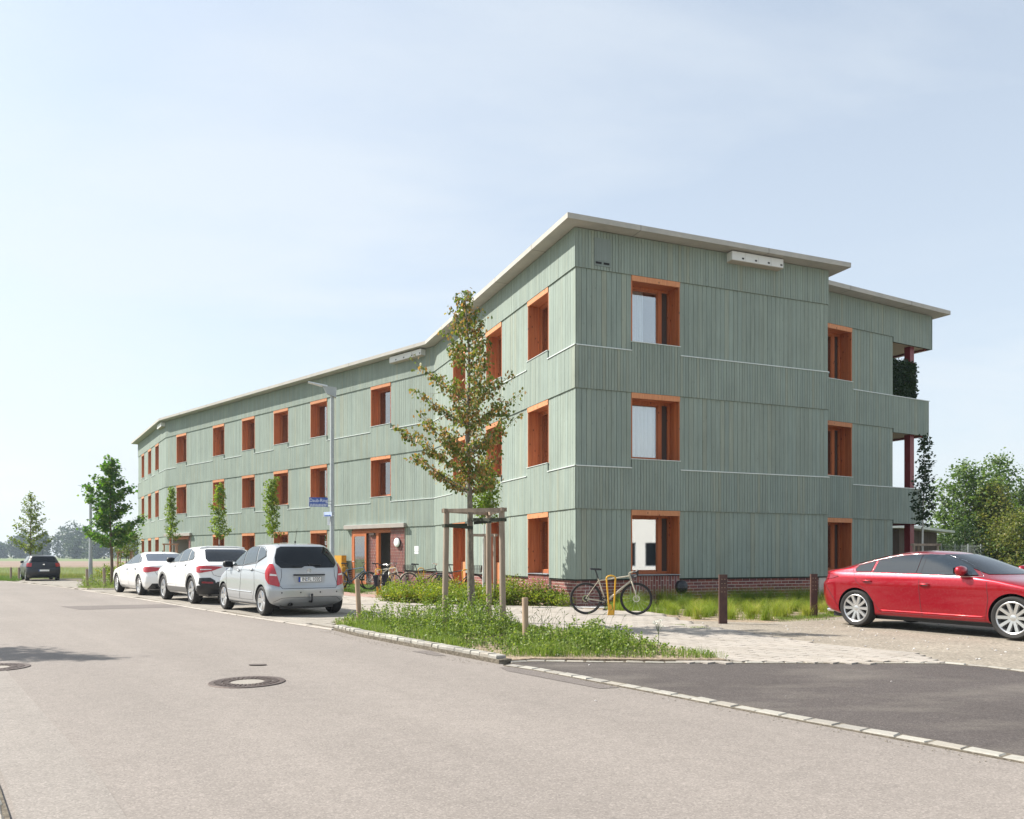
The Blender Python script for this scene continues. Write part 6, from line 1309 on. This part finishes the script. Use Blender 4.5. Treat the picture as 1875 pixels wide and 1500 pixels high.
tree('tree', 'small dark-leaved tree with a painted trunk behind the red car', 'tree', (12.8, 25), 5.05, .04, 2.3, [(2.2,.2,.15),(2.6,.35,.3),(3.1,.35,.25),(3.5,.5,.35),(3.9,.35,.45),(4.2,.1,.4),(4.5,.05,.06),(5.05,.06,.1)], .10, 1150, L_DK, BRKW, nl=28, tpl=LOBE, rise=.5, twig=.35, spread=.07, depth=.9, seed=33, var=.4)
tree('tree', 'young tree low behind the dark leafy tree, inside a reddish stake frame', 'tree', (-19.0, 39.5), 2.9, .03, 1.35, [(1.3,.7,.8),(1.7,.95,1.0),(2.2,.6,.7),(2.9,.05,.05)], .11, 1100, L_LIME, BRK2, nl=22, tpl=LEAF, rise=.4, twig=.4, spread=.08, seed=41)
tree('tree', 'thin young tree left of the building end in a reddish stake frame', 'tree', (-23.9, 50), 3.4, .03, 2.2, [(2.1,.3,.5),(2.5,.5,.7),(2.9,.3,.3),(3.4,.04,.04)], .11, 420, L_LIME, BRK2, nl=16, tpl=LEAF, rise=.5, twig=.4, spread=.08, seed=43)
def fr(c, s_, h, lab, m): tree_frame([(c[0]-s_, c[1]-s_*.5), (c[0]+s_, c[1]-s_*.6), (c[0]+s_*.15, c[1]+s_)], h, lab, m, r=.04, rail=.03)
fr((-.76, 21.3), .29, 1.82, 'small stake frame round the white-trunked tree behind the shrubs', WOODG)
fr((12.8, 25), .36, 1.62, 'grey stake frame behind the roof of the red car', WOODG); fr((-19.0, 39.5), .33, 1.45, 'reddish stake frame behind the dark leafy tree', WOODR)
fr((-23.9, 50), .42, 1.6, 'reddish stake frame left of the building end', WOODR); fr((-16.95, 40), .33, 1.85, 'reddish stake frame in front of the far entrance', WOODR)
# unseen roadside tree whose shadow falls across the left of the road
tree('tree', 'roadside tree just outside the left edge whose shadow lies on the road', 'tree', (-11.45, 11.7), 6.4, .09, 2.4, [(2.3,.7,.7),(3,1.1,1.1),(4,1.0,1.0),(5,.7,.7),(6.4,.1,.1)], .09, 6500, L_SG, BRK, nl=44, tpl=LOBE, rise=.7, twig=.4, spread=.10, seed=51)
# trees behind the yard on the right
bgt = [(29.4, 52, 7.4, 1.4, 2.5, L_BG, 'light green spreading tree, leftmost of the group behind the red car', .24, 9000),
       (34.0, 56, 8.6, 2.4, 2.1, L_BG, 'tallest open-topped tree in the group behind the red car', .24, 5200),
       (30.6, 50.5, 6.0, .8, 1.7, L_BG2, 'olive-brown tree in the middle of the group behind the red car', .20, 7500),
       (35.2, 54, 7.6, 1.2, 2.4, L_BG, 'green tree at the right edge of the photograph', .24, 8000),
       (27.7, 49, 3.3, .1, 1.7, L_BG3, 'dark green bush at the foot of the left tree behind the red car', .17, 7000),
       (29.9, 47.5, 4.0, .1, 2.0, L_BG2, 'olive bush standing right of the dark bush behind the red car', .16, 9000),
       (26.9, 50, 2.5, .1, 1.1, L_BG3, 'dark low bush beside the wire fence', .15, 3000),
       (31.2, 46.5, 4.4, .1, 2.2, L_BG4, 'mid green bush at the right edge below the green tree', .17, 9000)]
for i, (x, y, h, b, r, lm, lab, lf, nn) in enumerate(bgt):
    b2 = max(b, .12); rs_ = random.Random(60+i); pr = [(b2*.8, r*.75, r*.75)]+[(b2+(h-b2)*f, r*g*rs_.uniform(.78, 1.12), r*g*rs_.uniform(.78, 1.12)) for f, g in ((.2, 1), (.4, 1.02), (.55, .92), (.7, .8), (.85, .52))]+[(h, .15, .15)]
    tree('tree' if b > .3 else 'bush', lab, 'tree' if b > .3 else 'bush', (x, y), h, .13 if b > .3 else .05, b2, pr, lf, nn, lm, BRK2, nl=46, tpl=LEAF2, rise=.75, twig=.5, spread=.26, depth=1., seed=60+i, tl=2, stemfrac=.9, group='trees and bushes behind the gravel yard')
# far wood on the left horizon
def far_wood(name, x0, x1, y0, y1, hs, n, seed, lab=None):
    rs = np.random.default_rng(seed); P = []; nt = int((x1-x0)/6.5)
    for i in range(nt):
        x = x0+(x1-x0)*(i+rs.uniform(0, 1))/nt; y = rs.uniform(y0, y1); h = hs(x)*rs.uniform(.72, 1.12); r = h*rs.uniform(.32, .5); m = n//nt
        a = rs.normal(size=(m, 3)); a /= np.linalg.norm(a, axis=1, keepdims=True); bumps = 1+.18*np.sin(a[:, 0]*5+i)+.15*np.cos(a[:, 1]*6+2*i)+.12*np.sin(a[:, 2]*7); rr = rs.uniform(.72, 1, m)[:, None]
        P.append(a*rr*bumps[:, None]*np.array([r, r, h*.5])+np.array([x, y, h*.5]))
    P = np.vstack(P); m = len(P); D = rs.normal(size=(m, 3)); o = leaves(name, P, D, rs.uniform(.8, 1.7, m), rs.uniform(0, 1, m), LEAF2, L_FAR); o['kind'] = 'stuff'; return o
far_wood('distant_wood', -330, -120, 395, 425, lambda x: 11+5.5*math.exp(-((x+228)/26)**2)-3.5*math.exp(-((x+300)/35)**2), 46000, 71)
far_wood('distant_wood', -205, -120, 340, 365, lambda x: 13, 16000, 72)
far_wood('distant_wood', -120, 400, 520, 560, lambda x: 10, 22000, 73)
# shrubs -------------------------------------------------------
def shrub(x, y, w_, h, n, lab, lm=L_SH, seed=0, group='shrubs in the bed before the building', lf=.045, tall=.0):
    rs = np.random.default_rng(seed); t = thing('shrub', lab, 'shrub', (x, y, 0), 0, group); mb = MB(); ends = []
    for i in range(26):
        a = rs.uniform(0, 2*pi); r = w_*math.sqrt(rs.uniform(0, 1))*.95; hh = h*(1-.55*(r/w_)**2)*rs.uniform(.6, 1.15+tall); e = Vector((r*math.cos(a), r*math.sin(a), hh)); o = Vector((e.x*.2, e.y*.2, 0)); mid = o.lerp(e, .5)+Vector((e.x*.12, e.y*.12, .05))
        pts = [o.lerp(mid, u).lerp(mid.lerp(e, u), u) for u in np.linspace(0, 1, 6)]; mb.tube(pts, [.006-.0008*k for k in range(6)], 4, cap=False); ends.append(pts)
    mb.build('stems', BRK2, t); k = rs.integers(0, 26, n); u = rs.uniform(.12, 1, n); A = np.array([[list(p) for p in q] for q in ends]); f = u*5; i0 = np.minimum(f.astype(int), 4); fr_ = (f-i0)[:, None]
    P = A[k, i0]*(1-fr_)+A[k, i0+1]*fr_; J_ = rs.normal(0, 1, (n, 3))*np.array([.085, .085, .075])*(1.25-.5*u)[:, None]; P = P+J_; P[:, 2] = np.maximum(P[:, 2], .03); D = J_*8+rs.normal(0, .5, (n, 3))+np.array([0, 0, .5])
    g = rs.uniform(0, .3, 26)[k]; leaves('foliage', P, D, lf*rs.uniform(.7, 1.25, n), np.clip(rs.uniform(0, .72, n)+g*.95, 0, 1), LEAF, lm, t)
shr = [(-3.35,22.75,.52,.62),(-2.75,22.15,.55,.60),(-2.05,21.75,.52,.68),(-1.35,21.5,.55,.72),(-.62,21.25,.55,.70),(.02,21.1,.55,.82),(.55,20.95,.50,.80),(1.02,20.75,.38,.52),
       (-2.5,23.2,.6,.72),(-1.7,22.6,.6,.78),(-.9,22.3,.55,.78),(-.1,22.1,.55,.8),(-3.4,24.0,.6,.62),(-1.2,23.6,.6,.72),(-2.3,24.5,.6,.6)]
ws = ['leftmost yellow-green shrub at the end of the bed','yellow-green shrub second from the left in the front row','shrub left of the tall stake frame in the front row','yellow-green shrub seen through the left stakes','shrub behind the trunk of the staked tree','tall green shrub right of the staked tree','bushy green shrub before the brick base','low green shrub nearest the building corner',
      'shrub in the second row behind the left shrubs','shrub in the second row left of the stake frame','second-row shrub behind the staked tree','second-row shrub below the ground-floor doors','back-row shrub by the bike lawn','back-row shrub before the parked bicycles','back-row shrub under the basket bike']
for i, ((x, y, a, h), lab) in enumerate(zip(shr, ws)): shrub(x, y, a, h*(.58+.28*((i*37)%10)/10), 2000, lab, seed=100+i, lf=.05, tall=.25)
for i, (x, y, a, h, lab) in enumerate(((-21.9, 44.6, 1.2, .85, 'low yellow-green hedge shrub left of the far street lamp'), (-20.3, 43.2, 1.0, .95, 'hedge shrub beside the far street lamp'), (-18.6, 41.5, 1.1, .95, 'hedge shrub behind the dark leafy tree'), (-17.0, 40.0, 1.0, 1.0, 'hedge shrub right of the dark leafy tree trunk'), (-15.7, 38.4, .9, .95, 'hedge shrub behind the white saloon'))):
    shrub(x, y, a, h, 3000, lab, seed=140+i, lf=.085, group='hedge shrubs beside the far footpath')
shrub(1.3, 20.35, .28, .36, 700, 'small reddish shrub beside the pebbles at the corner', seed=160, lf=.04)
# grasses ------------------------------------------------------
GR_W = leafmat('weed_green', [(0, (.075,.125,.025)), (.4, (.14,.20,.04)), (.75, (.22,.28,.065)), (.92, (.30,.31,.09)), (1, (.38,.32,.14))], .35)
GR_Y = leafmat('ornamental_grass', [(0, (.10,.16,.025)), (.5, (.21,.27,.035)), (.85, (.36,.35,.07)), (1, (.48,.36,.16))], .4)
GR_G = leafmat('lawn_green', [(0, (.05,.11,.02)), (.6, (.11,.18,.03)), (1, (.2,.22,.06))], .35)
GR_D = leafmat('meadow_grass', [(0, (.10,.14,.04)), (.5, (.20,.21,.08)), (1, (.38,.30,.16))], .35)
def cl(P, sc, seed):     # clumpiness in 0..1 from summed sines
    rs = np.random.default_rng(seed); v = 0
    for _ in range(6): a = rs.uniform(0, 2*pi); f = rs.uniform(.6, 2.2)*sc; v = v+np.sin(P[:, 0]*math.cos(a)*f+P[:, 1]*math.sin(a)*f+rs.uniform(0, 6))
    return np.clip(.5+v/6, 0, 1)
bed = [(x, y) for x, y in [(-3.1,14.25),(-2.4,13.2),(-1.7,12.2),(-.72,10.85),(-.1,10.05),(.3,10.02),(1.74,9.92),(2.66,9.86),(2.45,10.3),(1.95,11.7),(1.45,12.9),(.5,14.0),(-1.1,15.3),(-2.2,16.0),(-3.2,16.2),(-3.45,15.3)]]
xy = sample_poly(bed, 34000); c_ = cl(xy, 2.6, 1)*1.0; keep = RNG.uniform(0, 1, len(xy)) < .12+1.0*c_; xy = xy[keep]; c_ = c_[keep]; n = len(xy)
blades('weeds', np.column_stack([xy, np.full(n, .036)]), RNG.uniform(.05, .14, n)*(.35+1.0*c_), RNG.uniform(.1, .7, n), RNG.uniform(.004, .008, n), np.clip(RNG.uniform(0, .9, n)*.8+.25*c_-.05, 0, 1), GR_W, kind='stuff')
def edge_d(xy, poly):
    d = np.full(len(xy), 9.)
    for i in range(len(poly)):
        a = np.array(poly[i-1]); b = np.array(poly[i]); ab = b-a; t = np.clip(((xy-a)@ab)/(ab@ab), 0, 1); d = np.minimum(d, np.linalg.norm(xy-(a+t[:, None]*ab), axis=1))
    return d
def weed_plants(name, pts, hs, m, n_leaf, lf, seed, stem=GR_W, **kw):
    rs = np.random.default_rng(seed); P = []; D = []; st = MB()
    for (x, y, z), h in zip(pts, hs):
        e = Vector((rs.normal(0, .10*h), rs.normal(0, .10*h), h)); st.tube([(x, y, z), (x+e.x*.4, y+e.y*.4, z+h*.55), (x+e.x, y+e.y, z+h)], [.004, .003, .0012], 3, cap=False)
        k = max(4, int(n_leaf*h/.4)); u = rs.uniform(.05, 1, k)[:, None]; p = np.array([x, y, z])+np.array([e.x, e.y, e.z])*u; a = rs.uniform(0, 2*pi, k); r = (.085*h/.4)*(1.15-u[:, 0])*rs.uniform(.2, 1, k)
        P.append(p+np.column_stack([np.cos(a)*r, np.sin(a)*r, rs.uniform(-.01, .03, k)])); D.append(np.column_stack([np.cos(a), np.sin(a), rs.uniform(.0, 1.1, k)]))
    P = np.vstack(P); D = np.vstack(D); m_ = len(P); o = leaves(name, P, D, lf*rs.uniform(.6, 1.3, m_), rs.uniform(0, .9, m_), LEAF2, m, **kw); s_ = st.build(name+'_stems', stem); s_['kind'] = 'stuff'; o['kind'] = 'stuff'
xy = sample_poly(bed, 900); c_ = cl(xy, 1.7, 3); hs = (.07+.34*c_**1.8)*RNG.uniform(.4, 1.15, 900)
hs *= np.clip(.35+edge_d(xy, bed)/.55, 0, 1.25); d0 = np.hypot(xy[:, 0]+.9, xy[:, 1]-13.9); hs += .26*np.exp(-(d0/.45)**2)*RNG.uniform(.2, 1, 900); far_r = np.clip((xy[:, 0]-1.6)/1.2, 0, 1); hs *= 1-.55*far_r
weed_plants('weed_plants', [(a, b, .036) for a, b in xy], hs, GR_W, 46, .040, 5)
xy = sample_poly([(-.2,12.6),(.4,12.6),(1.4,12.0),(1.6,11.4),(.4,11.6),(-.3,12)], 60)
m_ = MB()
for a, b in xy:
    h = random.uniform(.30, .55); dx, dy = random.uniform(-.12, .16), random.uniform(-.1, .1); m_.tube([(a, b, .06), (a+dx*.4, b+dy*.4, h*.7), (a+dx, b+dy, h)], [.0022, .0018, .0014], 3, cap=False); m_.tube([(a+dx, b+dy, h), (a+dx*1.35, b+dy*1.35, h+.03)], [.006, .002], 4)
m_.build('seed_heads', GR_D, kind='stuff')
for nm, pl, cnt in (('kerb_grit', [(-3.1,13.85),(-2.5,12.75),(-1.85,11.85),(-.9,10.5),(-.2,9.5),(-.55,9.6),(-1.2,10.6),(-2.1,11.8),(-3.4,13.9)], 420), ('kerb_grit', [(-.1,9.45),(1.3,7.6),(2.5,5.9),(3.2,5.0),(2.95,5.0),(2.3,6.0),(1.1,7.65),(-.3,9.4)], 260), ('path_grit', [(.3,10),(5.1,9.8),(4.4,11.8),(3.4,14.6),(2,14),(2.6,10.5)], 300)):
    m_ = MB()
    for a, b in sample_poly(pl, cnt): r = random.choice((.003, .004, .004, .006)); m_.lathe([(0, r*.8), (r, r*.3), (.6*r, -r*.3)], 5, Matrix.Translation((a, b, .004 if nm == 'kerb_grit' else .024)))
    m_.build(nm, GRAVEL, kind='stuff')
# white flowering plant at the right of the bed
t = thing('wild_flower', 'white umbel flower standing at the right end of the tree bed', 'flower', (1.93, 10.6, .06)); m_ = MB(); m_.tube([(0,0,0), (.01,0,.18), (.0,0,.33)], .004, 4)
for i in range(7): a = i*.9; m_.tube([(0,0,.2+.012*i), (.05*math.cos(a), .05*math.sin(a), .30+.015*i)], .002, 3)
m_.build('stem', GR_W, t); rs = np.random.default_rng(3); P = np.vstack([rs.normal(0, .013, (45, 3))*np.array([1, 1, .4])+np.array([.055*math.cos(i*.9), .055*math.sin(i*.9), .305+.015*i]) for i in range(7)]); leaves('blossoms', P, rs.normal(size=P.shape), np.full(len(P), .014), rs.uniform(0, 1, len(P)), LEAF2, mat('white_petal', (.75,.75,.68), .7), t)
# ornamental grasses
gb = [(3.15,18.6),(3.45,16.9),(3.9,16.25),(4.9,15.95),(5.9,16.6),(7.4,17.8),(9.4,20.2),(9.4,23.2),(8,22.7),(4.2,21.3),(2.6,20.6),(2.9,19.4)]
tc0 = sample_poly(gb, 900); tc = []
for q in tc0:
    if all((q[0]-r_[0])**2+(q[1]-r_[1])**2 > .40**2 for r_ in tc): tc.append(q)
NT = len(tc)
P = []; Hh = []; Lm = []; Ti = []
for i, (x, y) in enumerate(tc):
    dist = RNG.uniform(.3, 1); wall_d = (y-(20.5+.405*(x-1.634))); hb = .22+.20*dist+(.14 if wall_d > -1.6 else 0); n = 260; r = np.abs(RNG.normal(0, .07, n)); a = RNG.uniform(0, 2*pi, n)
    P.append(np.column_stack([x+r*np.cos(a), y+r*np.sin(a), np.zeros(n)])); Hh.append(hb*RNG.uniform(.45, 1.15, n)); Lm.append(RNG.uniform(.15, 1.1, n)); Ti.append(np.clip(RNG.uniform(0, .6, n)+RNG.uniform(-.05, .5)-(.25 if wall_d > -2 else 0), 0, 1))
blades('ornamental_grasses', np.vstack(P), np.concatenate(Hh), np.concatenate(Lm), np.full(NT*260, .005), np.concatenate(Ti), GR_Y, kind='stuff')
xy = sample_poly(gb, 9000); xy = xy[cl(xy, 2.5, 9) > .62]; n = len(xy); blades('bed_grass', np.column_stack([xy, np.zeros(n)]), RNG.uniform(.04, .22, n), RNG.uniform(.1, .6, n), np.full(n, .006), RNG.uniform(0, .8, n), GR_Y, kind='stuff')
xy = sample_poly([(2.2,19.3),(3.2,18.3),(3.6,17.2),(3.2,19.6),(2.6,20.3)], 2600); n = len(xy); blades('bed_grass', np.column_stack([xy, np.zeros(n)]), RNG.uniform(.06, .3, n)*(.2+cl(xy, 3, 4)), RNG.uniform(.1, .6, n), np.full(n, .006), RNG.uniform(0, .6, n), GR_Y, kind='stuff')
# tufts in the paving and at the yard edge
def tuft(pl, n, h, m, name): xy = sample_poly(pl, n); blades(name, np.column_stack([xy, np.full(n, .01)]), RNG.uniform(.4, 1, n)*h, RNG.uniform(.2, .8, n), np.full(n, .006), RNG.uniform(0, .8, n), m, kind='stuff')
tuft([(3.2,14.1),(3.5,14.0),(3.45,14.5),(3.1,14.45)], 160, .05, GR_W, 'paving_tuft'); tuft([(2.9,14.9),(3.2,14.7),(3.2,14.9)], 90, .04, GR_W, 'paving_tuft')
tuft([(5.4,16.0),(7.6,17.4),(7.3,17.9),(5.4,16.6)], 2600, .07, GR_W, 'yard_edge_grass'); tuft([(5.2,15.6),(6.6,16.2),(6.5,16.6),(5.2,16.2)], 500, .04, GR_W, 'yard_edge_grass')
tuft([(-4.1,26.45),(-5.6,27.25),(-4.9,30.2),(-3.2,32.0),(-9.8,38.5),(-13.3,35.4),(-6.5,29.1)], 15000, .12, GR_G, 'lawn_grass')
tuft(lisl, 5000, .20, GR_W, 'verge_weeds'); xy = sample_poly(lisl, 120); weed_plants('verge_plants', [(a, b, .04) for a, b in xy], RNG.uniform(.15, .45, 120), GR_W, 30, .05, 15)
tuft([(-27.4,45.8),(-24.2,47.2),(-20.5,43.5),(-17.5,40.5),(-15,37.5),(-14.4,38.6),(-18,43.5),(-23,48),(-30,52),(-38,53)], 26000, .32, GR_D, 'meadow_grass')
tuft([(-70,70),(-27.8,43.4),(-20,48),(-14,42),(-12,52),(-40,88)], 22000, .42, GR_D, 'meadow_grass')
tuft([(-30,44.8),(-27.2,42.0),(-25.3,40.4),(-25.0,40.7),(-27.3,44.8),(-29,46.5)], 6000, .25, GR_G, 'meadow_grass')
# ivy screen on the upper balcony
t = thing('ivy_screen', 'dark green leafy privacy screen on the top balcony', 'privacy screen', (K2.x, K2.y, 0)); rs = np.random.default_rng(9); n = 6800; s_ = np.concatenate([rs.uniform(.03, 1.42, n//2), np.full(n//2, 1.42)]); dpt = np.concatenate([np.zeros(n//2)+.10, rs.uniform(.10, 1.6, n//2)]); z = 6.72+1.28*rs.uniform(0, 1, n); s_ = s_+(z-7.3)*-.03
P = np.column_stack([s_*R2.x+dpt*IN2.x, s_*R2.y+dpt*IN2.y, z])+rs.normal(0, .03, (n, 3)); leaves('ivy_leaves', P, rs.normal(size=(n, 3))+np.array([0, 0, -.8]), rs.uniform(.06, .11, n), rs.uniform(0, .8, n), LEAF, L_DK, t)
m_ = MB()
for i in range(8): q = R2*(.05+.19*i)+IN2*.1; m_.tube([(q.x, q.y, 6.7), (q.x, q.y, 8.0)], .006, 4)
for j in range(6): a, b = R2*.03+IN2*.1, R2*1.42+IN2*.1; m_.tube([(a.x, a.y, 6.8+.22*j), (b.x, b.y, 6.8+.22*j)], .006, 4)
m_.build('trellis', BRK2, t)
# ================================================================ haze
hz = MB(); hz.box(-560, 520, -30, 640, -1.2, 24); ho = hz.build('haze', mat('haze_air', (1, 1, 1)), kind='stuff')
hm = bpy.data.materials.new('haze_air_volume'); hm.use_nodes = True; tr = hm.node_tree; tr.nodes.clear(); o_ = tr.nodes.new('ShaderNodeOutputMaterial'); v_ = tr.nodes.new('ShaderNodeVolumePrincipled')
v_.inputs['Color'].default_value = (.72, .85, 1, 1); v_.inputs['Density'].default_value = .00042; v_.inputs['Anisotropy'].default_value = .35; tr.links.new(v_.outputs[0], o_.inputs['Volume'])
ho.data.materials.clear(); ho.data.materials.append(hm)
bpy.data.materials.remove(bpy.data.materials['haze_air'])
